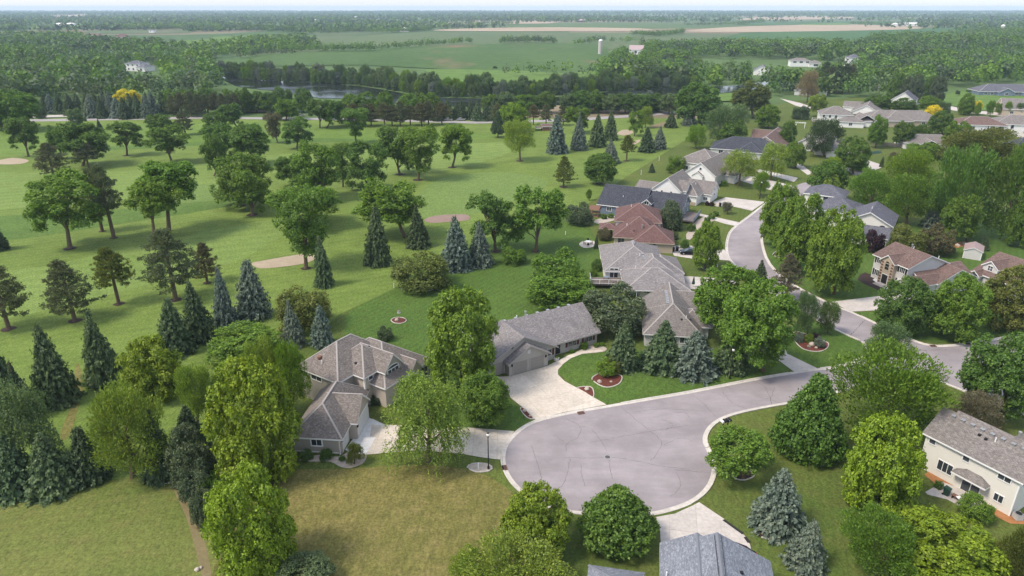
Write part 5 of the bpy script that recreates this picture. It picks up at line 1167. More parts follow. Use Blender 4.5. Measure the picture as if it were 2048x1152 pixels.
# conifers: x0 x1 top base cx tint
T2 = """
spruce -18 78 868 984 38 s|dark spruce at the left end of the bottom-left row below the willow
spruce 66 170 866 978 112 s|middle spruce of the bottom-left row, fullest of the three
spruce 148 226 852 958 185 k|dark spruce at the right end of the bottom-left row under the light green tree
spruce 286 358 816 952 325 k|dark spruce hidden behind the twin-trunked light green tree
spruce 348 422 808 905 386 k|dark spruce top left of the huge bright maple
spruce 72 156 646 806 118 s|tall open-branched dark spruce above the weeping willow
spruce 174 248 618 764 212 s|tall dense columnar dark spruce left of the bright green maple
spruce -34 66 680 826 12 k|dark spruce at the left edge above the weeping willow
spruce 24 84 720 836 52 k|shorter dark spruce right of the left-edge spruce
spruce 316 394 594 706 352 s|green spruce, left one of the pair above the pale feathery tree
spruce 374 440 558 678 402 k|dark green spruce right of and behind its pair partner
spruce 424 474 532 652 452 c|slim pale spruce with browning skirt beside the blue spruce
spruce 470 544 518 634 507 b|stout blue spruce on the golf edge below the bunker
spruce 564 616 596 690 590 b|small blue spruce in front of the olive tree, left one
spruce 620 672 606 690 647 b|small blue spruce in front of the olive tree, right one
spruce 874 944 430 538 913 b|left and larger blue spruce of the pair in a dark mulch bed
spruce 932 986 442 530 960 b|right and smaller blue spruce of the pair in a dark mulch bed
spruce 728 784 412 528 756 s 11|slender green spruce in front of the broad heavy tree, left one
spruce 813 864 406 493 838 k 9|dark spruce in front of the broad heavy tree, right one
spruce 626 668 470 572 648 s 12|narrow green spruce in a mulch ring right of the vase elm
spruce 1204 1278 644 736 1242 s|loose green spruce by the ranch house planting bed
spruce 1272 1368 640 734 1322 s|broad green spruce at the left end of the front-yard row
spruce 1344 1438 662 748 1387 b|bluish spruce in the middle of the front-yard row
spruce 1422 1494 640 741 1460 s|spruce with a lamp globe before it at the right end of the front-yard row
spruce 1498 1612 936 1054 1553 b|large blue spruce in an edged ring on the lower right lawn
spruce 1560 1642 1038 1130 1608 b|smaller blue spruce at the bottom edge beside the blue-grey roof
spruce 1498 1536 520 572 1518 k|dark small spruce half hidden behind the large deep green trees
spruce 1092 1136 228 306 1114 b 7|first and largest spruce of the blue spruce group near the golf shelter
spruce 1140 1176 222 300 1157 c 7|second greyish spruce of the blue spruce group near the golf shelter
spruce 1178 1216 226 293 1194 s 6|third spruce of the group near the golf shelter
spruce 1204 1236 220 280 1220 s 6|fourth darker spruce at the right of the group near the golf shelter
spruce 1202 1240 278 326 1220 c|pale blue spruce behind the round dark tree
spruce 1276 1310 254 304 1293 k 6|dark spruce left of the bright blue spruce near the upper bunker
spruce 1300 1334 250 298 1318 b 6|bright blue spruce right of the dark spruce near the upper bunker
spruce 1296 1310 326 345 1303 k|tiny dark spruce on the lawn behind the white gable
spruce 1364 1394 216 252 1378 b|small round blue spruce beside the dome-shaped oak
spruce 1328 1354 220 255 1341 k|small dark spruce left of the round blue spruce
spruce 1842 1884 388 456 1862 b|blue spruce between the huge locust and the slate-roofed house
spruce 1956 1978 468 500 1966 k|small dark spruce beside the garden shed
spruce 1758 1768 312 334 1763 k|thin dark juniper by the far street bend
spruce 1187 1197 467 497 1192 s|narrow columnar arborvitae beside the small patio
spruce 1378 1400 180 210 1385 b|blue spruce tip behind the dome-shaped oak
spruce 1275 1320 180 222 1298 b|hazy blue spruce by the golf road hedges
spruce 10 30 200 236 20 k|dark spruce near the left edge behind the golf road
spruce -24 18 424 500 -4 k|dark spruce cut by the left edge beside the rough strip
spruce 194 210 238 268 202 k|small dark spruce on the upper left fairway
pine -24 78 526 658 18 n 14|layered grey-green pine at the left edge
pine 96 198 520 642 150 n 13|pale grey-green pine in a reddish mulch ring
pine 194 274 494 608 238 o 11|dark olive pine with a rounded top between the grey pines
pine 288 404 458 600 352 n 12|big bushy grey-green pine in the lower fairway
pine 386 446 486 566 415 r 8|brownish thin pine with orange trunk right of the big bushy pine
pine 184 248 330 476 228 n 8|thin tall dark pine, right of the two growing together on the left fairway
pine 180 236 338 463 205 n 7|thin tall dark pine, left of the two growing together on the left fairway
pine 70 142 286 354 108 w|brown layered pine right of the left bunker
pine 154 212 286 338 178 w|brown ragged pine in front of the gnarled wide tree
pine 350 390 222 270 371 w|brown bushy pine beside the golf road
pine 1104 1150 312 374 1127 o 9|olive pine alone near the blue roof at the golf edge
pine 1236 1272 270 322 1253 o 7|olive-brown pine left of the dark spruce near the upper bunker
pine 1540 1594 508 602 1570 v|grey-brown pine leaning over the street curve
"""
for ln in T2.strip().split('\n'):
    a, lab = ln.split('|'); f = a.split(); ring = float(f[7]) if len(f) > 7 else 0
    tree(f[0], float(f[1]), float(f[2]), float(f[3]), 0, float(f[4]), float(f[5]), f[6], lab, 'conifers around the golf course and gardens', ring, name=None)
# rows of conifers and belts of trees along the golf road
ORD = 'first second third fourth fifth sixth seventh eighth ninth tenth eleventh twelfth thirteenth fourteenth fifteenth sixteenth'.split()
def belt(kind, xs, tops, base, tints, label, group, wid):
    lab0 = label
    for i, x in enumerate(sorted(xs)):
        label = lab0+', '+ORD[i]+' from left'
        b = base+random.uniform(-3, 2); t = random.choice(tints); w_ = wid*random.uniform(.85,1.2); tp = tops+random.uniform(-5, 5)
        if kind in ('spruce','pine'): tree(kind, x-w_/2, x+w_/2, tp, 0, b, x, t, label, group)
        else: tree(kind, x-w_/2, x+w_/2, tp, b-random.uniform(3,8), b, x, t, label, group, limbs=False)
J = lambda a, b, n: [a+(b-a)*(i+random.uniform(-.25,.25))/max(1,n-1) for i in range(n)]
belt('spruce', J(92,345,16), 184, 229, 'kssb', 'dark spruce in the row beyond the golf road', 'roadside spruce row', 27)
belt('spruce', J(188,300,6), 190, 236, 'kbs', 'spruce in the row near the golden tree', 'roadside spruce front row', 30)
belt('pine', J(350,475,9), 186, 232, 'wwn', 'brownish roadside pine left of the pink-roofed house', 'brown roadside pines', 32)
belt('pine', J(690,880,11), 206, 252, 'wwr', 'brownish pine in the long row below the river', 'brown pines below the river', 40)
belt('spruce', J(880,985,8), 202, 240, 'kks', 'dark conifer right of the brown pines', 'dark conifers below the river', 26)
belt('pine', J(1000,1120,5), 210, 252, 'wrn', 'brownish pine behind the small brick golf shelter', 'brown pines behind the golf shelter', 34)
belt('maple', J(700,850,5), 188, 238, 'gyg', 'bright green tree behind the brown roadside pines', 'green trees behind the brown pines', 46)
belt('maple', J(330,600,10), 178, 226, 'ddg', 'dark green tree between golf road and river', 'trees between golf road and river', 42)
belt('maple', J(980,1340,13), 184, 226, 'ddge', 'rounded riverside tree right of the open water', 'near riverside trees on the right', 44)
belt('bush', J(1180,1350,8), 196, 216, 'dgo', 'dark shrub by the golf road at its upper corner', 'roadside shrubs', 30)
belt('pine', J(1640,1700,5), 128, 186, 'kw', 'dark pine right of the tan flowering tree', 'dark pine stand', 34)
belt('maple', J(1790,1880,5), 150, 208, 'xxd', 'dark purplish tree beside the white gabled house', 'dark purplish trees', 34)
belt('fine', J(1880,2040,9), 206, 232, 'gye', 'young tree on the far right meadow', 'young meadow trees', 17)
belt('bush', J(1830,1940,5), 176, 190, 'kd', 'small round bush on the meadow by the blue-grey ranch', 'meadow bushes', 12)
tree('maple', 222, 284, 178, 212, 226, 252, 'u', 'golden yellow tree behind the roadside spruces', None)
# willows and shrubs on the far river bank
def along(P, s):
    return resample(GP(P), s)
bank = along([(428,160),(470,157),(520,161),(600,164),(680,168),(740,172),(790,180),(850,192),(930,194),(1010,192),(1100,190),(1190,184),(1290,176),(1400,172)], 5.4)
for i, p in enumerate(bank):
    for r_ in range(2):
        q = (p[0]+random.uniform(-2,2), p[1]-1+r_*8+random.uniform(-2.5,2.5)); d = depth(q[1]); hgt = random.uniform(8,14)*(1.15 if r_ else .8)
        px = 1024+FPX*q[0]/d; by = 576-FPX*(q[1]*sP-CAMH*cP)/d; hp = hgt*FPX*.97/d; wp = hgt*.62*FPX/d
        if px < 470 and random.random() < .3: continue
        k = 'fine' if random.random() < .6 else 'maple'
        tree(k, px-wp/2*1.1, px+wp/2*1.1, by-hp, by-hp*.04, by, px, random.choice('eeeyec'), '%s willow on the far river bank %s' % (('waterside','set back')[r_], 'at the left tip of the open water' if px < 500 else 'below the left part of the crop field' if px < 660 else 'above the widest open water' if px < 800 else 'where the river narrows behind the golf road' if px < 960 else 'facing the pale meadow strip' if px < 1200 else 'at the hidden right end of the river'), 'willows on the far river bank', limbs=False, name='willow_tree', bark='barkg')
for x, y in ((990,138),(1060,137),(1128,142)): tree('bush', x-5, x+5, y-5, y+1, y, x, 'k', 'small round dark bush alone on the crop field', 'lone bushes on the crop field')

# ------------------------------------------------------------------ woodland farther off: joined leaf masses
def wood_template(nl, conic=False):
    d = rdir(nl); d[:,2] = np.abs(d[:,2])*1.25-.35; lobes = rdir(9)*np.array([.5,.5,.45]); C = []; 
    c = lobes[RNG.integers(0,9,nl)]+unit(d)*RNG.uniform(.38,.56,(nl,1)); nn = unit(unit(d)*.8+RNG.normal(size=(nl,3))*.45+np.array([0,0,.25]))
    return c, nn
def wood(name, pts, hs, tints, nl, label, wr=.46, leaf=.15):
    tp = [wood_template(nl) for _ in range(5)]; V = []; Tn = []
    for (x, y), hgt in zip(pts, hs):
        c, nn = tp[random.randrange(5)]; a = hgt*wr*random.uniform(.85,1.2); th = random.uniform(0,6.28); cr, sr = math.cos(th), math.sin(th)
        Rm = np.array([[cr,-sr,0],[sr,cr,0],[0,0,1]]); P = (c@Rm.T)*np.array([a,a,hgt*.52])+np.array([x,y,hgt*.5]); q = nn@Rm.T
        s = a*leaf*RNG.uniform(.75,1.3,len(P)); V.append(leaves(P, q, s, s*.75)); col = rcol(tints[grp((x, y), len(tints))] if random.random() < .75 else random.choice(tints), .16); Tn.append(np.tile(np.array(col), (len(P)*4,1)))
    o = link(name, quadmesh(name, np.concatenate(V), M['wood'], np.concatenate(Tn))); o['kind'] = 'stuff'; o['label'] = label
    return o
def scatter(poly, step, jit=.5, keep=1.0):
    P = GP(poly); xs = [p[0] for p in P]; ys = [p[1] for p in P]; out = []
    y = min(ys)
    while y < max(ys):
        x = min(xs)
        while x < max(xs):
            q = (x+random.uniform(-jit,jit)*step, y+random.uniform(-jit,jit)*step)
            if random.random() < keep and inpoly(q, P): out.append(q)
            x += step
        y += step
    return out
def grp(p, n, sc=.013, k=0.0): v = math.sin(p[0]*sc+k)+math.sin(p[1]*sc*1.3+2.1*k)+math.sin((p[0]-p[1])*sc*.6+k*.7); return int((v/6+.5+random.uniform(-.12,.12))*n) % n
def gap(p, thr, sc=.006, sd_=0):                     # open patches in a wood
    return math.sin(p[0]*sc+sd_)+math.sin(p[1]*sc*.7+1.3*sd_)+math.sin((p[0]+p[1])*sc*.45+2*sd_) > thr
def H_(n, lo, hi): return [random.uniform(lo, hi) for _ in range(n)]
def VH(q, *holes):                                   # stands of differing height; young growth before houses that look out over the trees
    v = math.sin(q[0]*.021+1)+math.sin(q[1]*.027)+math.sin((q[0]+q[1])*.013)
    if any(inpoly((q[0]*(q[1]+dy)/q[1], q[1]+dy), h_) for h_ in holes for dy in range(0, 150, 12)): return random.uniform(2.5, 4.5)
    return (13.5+v*2.2)*random.uniform(.7, 1.25)
p = scatter([(-70,224),(60,224),(200,200),(330,200),(420,198),(452,172),(430,138),(415,120),(300,110),(180,112),(60,108),(-70,106)], 11.5, .6)
hole = GP([(248,146),(250,134),(332,136),(338,150),(300,152)]); p = [q for q in p if not inpoly(q, hole) and not inpoly((q[0], q[1]+9), hole)]
p = [q for q in p if not gap(q, 1.9, .03, .7)]
wood('woodland', p, [VH(q, hole) for q in p], 'kdxdgedkd', 105, 'dense dark woodland left of the river')
p = scatter([(1200,150),(1225,112),(1290,96),(1400,92),(1500,98),(1640,90),(1760,84),(1900,74),(2130,69),(2130,168),(2050,172),(1900,176),(1780,196),(1720,200),(1640,196),(1580,188),(1560,196),(1520,182),(1440,186),(1330,170),(1250,178),(1200,172)], 12, .6)
RH = (GP([(1574,134),(1574,122),(1632,122),(1632,134)]), GP([(1688,134),(1688,122),(1712,122),(1712,134)]), GP([(1500,152),(1500,140),(1530,140),(1530,152)]), GP([(1252,110),(1252,101),(1288,101),(1288,110)]), GP([(1190,111),(1190,104),(1214,104),(1214,111)]))
p = [q for q in p if not any(inpoly((q[0], q[1]+dy), h_) for h_ in RH for dy in (-8, 0, 10))]
p = [q for q in p if not gap(q, 1.7, .022, 2.2)]
wood('woodland', p, [VH(q, *RH) for q in p], 'dkgdedkgd', 105, 'dense woodland covering the slope right of the crop field')
FX = [GP(q_) for q_ in ([(330,84),(440,78),(520,80),(500,88),(400,92)], [(60,54),(160,50),(175,57),(90,60)], [(110,32),(170,29),(180,35),(120,37)], [(430,74),(600,70),(620,76),(450,80)], [(180,62),(360,60),(380,66),(200,68)])]
p = [q for q in scatter([(-80,104),(200,106),(420,118),(560,106),(640,98),(560,92),(640,84),(560,76),(640,66),(560,60),(300,52),(-80,55)], 14) if not gap(q, .35, .011, 2.0) and not any(inpoly((q[0], q[1]+dy), F_) for F_ in FX for dy in (0, 40, 80))]
wood('woodland', p, H_(len(p), 9, 16), 'kdkdge', 50, 'hazy mixed woodland on the far left', .5, .22)
edge = []
for P, s, n in (([(746,102),(800,98),(870,92),(940,88)], 8, 2), ([(1005,88),(1060,86),(1118,88)], 7, 4), ([(560,106),(640,104),(735,104)], 7, 4), ([(640,68),(700,66),(780,66),(860,62)], 9, 6), ([(910,49),(980,50),(1042,49)], 12, 4),
               ([(1714,49),(1750,50),(1790,50)], 12, 4), ([(1945,72),(1990,66),(2040,62)], 11, 3), ([(1270,72),(1310,74),(1370,68)], 9, 4), ([(1380,52),(1480,50),(1530,44)], 14, 4), ([(1480,98),(1560,98),(1620,92)], 8, 3), 
               ([(1150,92),(1200,84),(1290,88)], 9, 1), ([(430,62),(500,58),(600,60)], 12, 4), ([(1020,154),(1100,150),(1200,152)], 9, 1), ([(480,118),(520,112),(600,110)], 9, 2)):
    for q in along(P, s):
        for k in range(n): edge.append((q[0]+random.uniform(-.5,.5)*s, q[1]+k*s*1.2+random.uniform(-.5,.5)*s))
wood('hedgerow', edge, H_(len(edge), 8, 14), 'ddgkd', 55, 'hedgerows and groves between the fields')
far_p = []
for _ in range(1150):                                # long thin tree lines and groves out to the horizon
    Yd = 1750*(6.0**random.random()); X0 = random.uniform(-.82,.82)*Yd; L = random.uniform(.04,.24)*Yd; st = 7+Yd*.0016; n = int(L/st)+1
    px = 1024+FPX*X0/depth(Yd); py = 576-FPX*(Yd*sP-CAMH*cP)/depth(Yd)
    if (860 < px < 1900 and 46 < py < 95) or (1250 < px < 1720 and py > 33 and random.random() < .6): continue
    sl_ = random.uniform(-.12,.12); rows = random.choice((1,1,2,4,8))
    for k in range(n):
        for r_ in range(rows):
            q = (X0+k*st-L/2+random.uniform(-3,3), Yd+sl_*k*st+r_*st*1.3+random.uniform(-5,5))
            if not any(inpoly((q[0], q[1]+dy), F_) for F_ in FX for dy in (0, 60)): far_p.append(q)
random.shuffle(far_p); far_p = far_p[:24000]
wood('treeline', far_p, H_(len(far_p), 8, 17), 'dkkde', 9, 'blue hazy tree lines reaching the horizon', .55, .5)

# ------------------------------------------------------------------ street furniture and small things
def at(px, py, z=0): x, y = G(px, py, z); return (x, y, z)
lp = thing('street_lamp', 'black street lamp with white globe in the rock bed by the west driveway', 'street lamp', at(977, 938))
m = MB(); m.tube([(0,0,0),(0,0,4.9)], [.075,.055], 8); m.lathe((0,0,0), [(.16,0),(.16,.35),(.1,.5),(.08,.6)], 8); m.obj('pole', M['black'], lp)
m = MB(); m.lathe((0,0,4.85), [(.07,0),(.16,.1),(.18,.16)], 8); m.lathe((0,0,5.42), [(.17,0),(.12,.1),(.03,.18)], 8); m.obj('lamp_collar', M['black'], lp)
m = MB(); m.lathe((0,0,5.0), [(.12,0),(.2,.12),(.22,.25),(.17,.42)], 10); m.obj('lamp_globe', M['globe'], lp, True)
copy_thing(lp, at(1519, 398), label='black street lamp with white globe on the lawn by the white house driveway')
copy_thing(lp, at(1459, 758), label='black street lamp with white globe in front of the spruce row')
copy_thing(lp, at(1561, 522), label='black street lamp between the curving street and the big maples')
# mailboxes
mb_ = thing('mailbox', 'black post with four mailboxes on the kerb of the cul-de-sac', 'mailbox', at(1450, 856, .1), R(20))
m = MB(); m.box(-.45,-.33,-.06,.06,0,1.15); m.box(.33,.45,-.06,.06,0,1.3); m.box(-.8,.8,-.09,.09,1.0,1.1); m.obj('post', M['black'], mb_)
for k, c in ((-.62,'white'),(-.2,'black'),(.22,'black'),(.64,'black')):
    m = MB(); prof = [(math.cos(t)*.13, 1.3+math.sin(t)*.13) for t in np.linspace(0,math.pi,7)]+[(-.13,1.1),(.13,1.1)]; a = [(k+x,-.3,z) for x, z in prof]; b = [(k+x,.3,z) for x, z in prof]; n = len(a)
    m.add(a+b, [tuple(range(n)), tuple(range(n,2*n))[::-1]]+[(i,(i+1) % n,n+(i+1) % n,n+i) for i in range(n)]); o = m.obj('letter_box', M[c], mb_)
    m = MB(); m.box(k-.1,k+.1,-.33,-.3,1.12,1.36); m.obj('lid', M[c], o)
m = MB(); m.box(.3,.62,-.2,.2,1.1,1.22); m.obj('paper_tray', M['white'], mb_)
mb2 = thing('mailbox', 'dark single mailbox on the lawn below the big street maples', 'mailbox', at(1597, 561), R(60))
m = MB(); m.box(-.06,.06,-.06,.06,0,1.1); m.box(-.3,.3,-.05,.05,.95,1.03); m.obj('post', M['black'], mb2); m = MB(); m.box(-.42,.42,-.14,.14,1.03,1.3); m.box(-.38,.38,-.1,.1,1.3,1.36); m.obj('letter_box', M['black'], mb2)
mk_ = thing('marker_post', 'thin yellow utility marker post beside the mailboxes', 'marker post', at(1447, 878)); m = MB(); m.tube([(0,0,0),(0,0,1.0)], .045, 6); m.obj('stake', M['yellow'], mk_); m = MB(); m.tube([(0,0,1.0),(0,0,1.25)], .05, 6); m.obj('cap', M['white'], mk_)
# wheelie bins
def bin_(label, px, py, rz=0, mat='green', z=0, group=None):
    t = thing('wheelie_bin', label, 'bin', at(px, py, z), R(rz), group)
    m = MB(); m.v = [(-.24,-.26,.06),(.24,-.26,.06),(.24,.26,.06),(-.24,.26,.06),(-.31,-.34,1.0),(.31,-.34,1.0),(.31,.34,1.0),(-.31,.34,1.0)]; m.f = [(3,2,1,0),(4,5,6,7),(0,1,5,4),(1,2,6,5),(2,3,7,6),(3,0,4,7)]; m.obj('tub', M[mat], t)
    m = MB(); m.v = [(-.34,-.38,1.0),(.34,-.38,1.0),(.34,.4,1.0),(-.34,.4,1.0),(-.3,-.34,1.07),(.3,-.34,1.07),(.3,.36,1.14),(-.3,.36,1.14)]; m.f = [(3,2,1,0),(4,5,6,7),(0,1,5,4),(1,2,6,5),(2,3,7,6),(3,0,4,7)]; m.obj('lid', M[mat], t)
    for sx in (-.27,.27): m = MB(); m.tube([(sx-.03,.3,.12),(sx+.03,.3,.12)], .12, 10); m.obj('wheel', M['tyre'], t)
    return t
bin_('dark green wheelie bin on the patio behind the cream two-storey house', 1892, 990, 30, 'green', .08)
bin_('black wheelie bin against the red-roofed house garage, left one', 1346, 503, 0, 'black', .08); bin_('black wheelie bin against the red-roofed house garage, right one', 1354, 502, 0, 'black', .08)
bin_('black wheelie bin by the white house garage, left one', 1440, 413, 0, 'black', .06); bin_('black wheelie bin by the white house garage, right one', 1451, 413, 0, 'black', .06)
# cars
def car(label, px, py, rz, paint, z=.09):
    t = thing('parked_car', label, 'car', at(px, py, z), R(rz)); L, W = 4.5, 1.8
    prof = [(-2.25,.32),(-2.22,.78),(-1.95,.92),(-1.5,.96),(1.0,.94),(1.9,.84),(2.2,.68),(2.25,.34)]
    def ext(pr, w0, w1, mat, name, par):
        m = MB(); n = len(pr); zs = [p[1] for p in pr]; z0, z1 = min(zs), max(zs)
        wf = lambda z_: w0+(w1-w0)*(z_-z0)/((z1-z0) or 1); m.v = [(x,-wf(q),q) for x, q in pr]+[(x,wf(q),q) for x, q in pr]
        m.f = [tuple(range(n))[::-1], tuple(range(n,2*n))]+[(i,(i+1) % n,n+(i+1) % n,n+i) for i in range(n)]; return m.obj(name, M[mat], par)
    ext(prof, .9, .86, paint, 'body', t)
    ext([(-1.75,.95),(-1.2,1.36),(.2,1.38),(1.05,.94)], .84, .62, 'glass', 'cabin_glass', t); ext([(-1.22,1.33),(-1.1,1.43),(.1,1.45),(.28,1.34)], .68, .6, paint, 'roof', t)
    for sx in (-1.38,1.42):
        for sy in (-1,1):
            m = MB(); m.tube([(sx,sy*.72,.32),(sx,sy*.92,.32)], .32, 14); o = m.obj('wheel', M['tyre'], t); m = MB(); m.tube([(sx,sy*.9,.32),(sx,sy*.935,.32)], .2, 10); m.obj('rim', M['steel'], o)
    for sy in (-.62,.62):
        m = MB(); m.box(2.12,2.24,sy-.2,sy+.2,.62,.74); m.obj('headlight', M['lampw'], t); m = MB(); m.box(-2.26,-2.15,sy-.22,sy+.22,.66,.82); m.obj('tail_light', M['lampred'], t)
    for sy in (-1,1): m = MB(); m.box(.75,.9,sy*.9-.1,sy*.9+.1,.95,1.08); m.obj('wing_mirror', M[paint], t)
    return t
car('dark blue saloon car parked on the red-roofed house driveway', 1378, 508, 175, 'carblue'); car('dark wine car parked beside the blue-grey garage roof', 1466, 1112, 150, 'carwine')
car('dark car parked near the brown hip-roofed house', 1980, 240, 20, 'carblue', .1); car('pale car on the golf road below the river, left one', 602, 232, 0, 'carsilver', .1); car('pale car on the golf road below the river, right one', 662, 240, 0, 'carsilver', .1)
for i, x in enumerate((868,897,922,950)): car('pale car parked along the golf road under the brown pines, number %s from the left' % ('one','two','three','four')[i], x, 241, 0, 'carsilver', .1)
# rubber mats on the south driveway
for L, lab in (([(1445,1042),(1449,1040),(1487,1067),(1484,1070)], 'long black rubber mat at the edge of the south driveway'), ([(1487,1076),(1493,1075),(1501,1086),(1495,1087)], 'short black rubber mat at the edge of the south driveway')):
    P = GP(L); m = MB(); m.v = [(x,y,.09) for x,y in P]+[(x,y,.13) for x,y in P]; m.f = [(4,5,6,7)]+[(i,(i+1) % 4,4+(i+1) % 4,4+i) for i in range(4)]; tag(m.obj('rubber_mat', M['tyre']), lab, 'mat')
# manhole and drains
mh = thing('manhole_cover', 'round iron manhole cover in the middle of the cul-de-sac', 'manhole cover', at(1215, 914, .055)); m = MB(); m.lathe((0,0,0), [(.42,0),(.42,.012),(.36,.014)], 20); m.obj('ring', M['steel'], mh); m = MB(); m.lathe((0,0,0), [(.35,.0),(.35,.018),(.1,.02)], 20); m.obj('lid', M['crack'], mh)
for px, py, rz, lab in ((1009,936,100,'rusty storm drain grate in the west kerb of the cul-de-sac'), (1162,826,15,'storm drain grate in the kerb by the ranch driveway'), (1866,692,0,'storm drain grate at the side street corner'), (1936,688,0,'storm drain grate farther along the side street kerb')):
    t = thing('storm_drain', lab, 'drain', at(px, py, .07), R(rz)); m = MB(); m.box(-.5,.5,-.32,.32,-.02,.1); m.obj('frame', M['brickr'], t); m = MB()
    for k in range(6): m.box(-.42+k*.15,-.35+k*.15,-.25,.25,.1,.115)
    m.obj('grate', M['black'], t)
# bird feeder, white posts
bf = thing('bird_feeder', 'bird feeder on a post with stone pedestal in a round mulch bed', 'bird feeder', at(799, 641, .07)); m = MB(); m.tube([(0,0,0),(0,0,1.6)], .06, 6); m.obj('post', M['barkg'], bf)
m = MB(); m.box(-.28,.28,-.28,.28,1.6,1.66); m.box(-.2,.2,-.2,.2,1.66,1.95); m.obj('feeder_box', M['w_pale'], bf); m = MB(); m.lathe((0,0,1.95), [(.4,0),(.04,.28)], 4); m.obj('roof', M['barkg'], bf)
m = MB(); m.lathe((-.55,.1,0), [(.4,0),(.34,.28),(.1,.36)], 7); tag(m.obj('garden_stone', M['rock'], None), 'rounded stone at the foot of the bird feeder', 'stone').location = bf.location
for x, y, hh, lab in ((788,576,1.0,'shorter white pipe post on the mown boundary by the olive shrub tree'), (800,578,1.4,'taller white pipe post on the mown boundary by the olive shrub tree'), (957,940,1.0,'white utility pipe in the rock bed beside the street lamp'), (1282,350,1.6,'white boundary post on the golf edge left of the tiny spruce'), (1318,322,1.6,'white boundary post above the tiny spruce'), (1131,470,.9,'small pale garden ornament on the mowed lawn')):
    t = thing('white_post', lab, 'post', at(x, y)); m = MB(); m.tube([(0,0,0),(0,0,hh)], .075, 7); m.obj('pipe', M['white'], t); m = MB(); m.tube([(0,0,hh),(0,0,hh+.1)], .1, 7); m.obj('cap', M['white'], t)
# stones
for i, (x, y, s, lab) in enumerate(((1199,764,.38,'grey boulder left of the shrubs in the red spruce bed'),(1222,764,.22,'small white stone right of the shrubs in the red spruce bed'),(1174,779,.4,'pale boulder in the small red bed by the ranch driveway'),(1049,822,.3,'pale stone in the red bed at the driveway corner'),(1624,690,.55,'upright whitish boulder in the big red corner bed'),(1618,694,.4,'dark boulder in the big red corner bed'),(1632,696,.3,'low pale stone in the big red corner bed'),
    (846,581,.3,'edge stone in front of the olive shrub tree'),(395,1140,.3,'white stone at the lower end of the bare strip'),(402,1136,.22,'small white stone at the lower end of the bare strip'),(1060,832,.2,'small stone in the red bed at the driveway corner'),(1915,492,.6,'pale boulder by the dense tree behind the shed'),(1928,488,.5,'second pale boulder by the dense tree behind the shed'))):
    m = MB(); R0 = random.Random(i); prof = [(s*.9,0),(s,s*.35),(s*.75,s*.75),(s*.3,s*.95)]; m.lathe((0,0,0), prof, 8); m.v = [(a*R0.uniform(.8,1.15), b*R0.uniform(.8,1.15), c*R0.uniform(.9,1.1)) for a, b, c in m.v]
    o = tag(m.obj('boulder', M['rock'] if 'dark' not in lab else M['joint']), lab, 'stone'); o.location = at(x, y, .06)
# small shrubs: px py radius(px) tint label
for ln in """1212 750 20 y|lower round bright shrub in the red spruce bed
1228 744 20 o|wide olive shrub at the back of the red spruce bed
1168 697 9 g|round clipped shrub on the ranch rock bed, largest
1144 706 5 g|small clipped shrub on the ranch rock bed near the front walk
1193 694 6 g|small leafy plant on the ranch rock bed beside the window
1204 692 5 y|rightmost leafy plant on the ranch rock bed
612 918 13 d|dark clipped boxwood under the garage window, left one
652 918 14 d|dark clipped boxwood under the garage window, right one
684 921 7 d|small dark shrub at the garage corner downspout
1598 683 11 b|low blue juniper at the left of the red corner bed
1640 694 12 b|low blue juniper at the right of the red corner bed
1618 684 10 y|yellow-green hosta clump in the red corner bed
1632 680 9 p|dark purple shrub in the red corner bed
752 808 12 k|dark shrub in the recess beside the taupe garage
776 800 10 g|green shrub at the base of the taupe house bay window
1772 560 9 y|bright shrub left of the brick house steps
1758 556 11 p|dark reddish shrub left of the brick house steps
1785 582 9 g|green shrub right of the brick house steps
770 680 16 k|dark evergreen shrub behind the taupe house roof
1415 445 7 d|dark round shrub in the blue house rock garden, lowest
1424 438 7 g|round shrub in the blue house rock garden, middle
1432 432 6 d|round shrub in the blue house rock garden, upper
1384 462 9 d|dark spreading shrub below the blue house garden
1208 438 6 d|clipped shrub at the blue house rear corner, left
1222 436 6 g|clipped shrub at the blue house rear corner, right
1316 497 13 y|flowering yellow-white shrub by the red-roofed house wall
1208 480 14 r|reddish shrub beside the screened porch
1370 497 10 d|low shrub edge near the red-roofed house driveway
1448 372 7 g|round shrub at the brown-roofed house entry
1415 411 5 p|small reddish plant in the white house front bed, left
1424 412 5 p|small reddish plant in the white house front bed, right
1350 478 8 x|grey-green low shrub between red and blue houses
1878 976 10 d|low dark plant beside the green wheelie bin
1195 540 13 d|dark shrub next to the grey house deck
1187 552 8 g|light shrub beside the deck rail""".split('\n'):
    a, lab = ln.split('|'); x, y, r_, tk = a.split(); x, y, r_ = float(x), float(y), float(r_)
    tree('bush', x-r_, x+r_, y-r_*1.35, y+r_*.45, y, x, tk, lab, 'small garden shrubs', name='garden_shrub')
tree('bush', 1914, 1992, 986, 1042, 1036, 1952, 'g', 'big rounded shrub in front of the cream two-storey house', 'small garden shrubs', name='garden_shrub')
tree('fine', 690, 728, 886, 926, 928, 708, 'o', 'spindly reddish-green shrub in the rock bed at the garage corner', None, name='garden_shrub', cat='shrub')
tree('fine', 1444, 1466, 404, 424, 428, 1456, 'v', 'sparse young pinkish tree on the lawn before the white house', None)
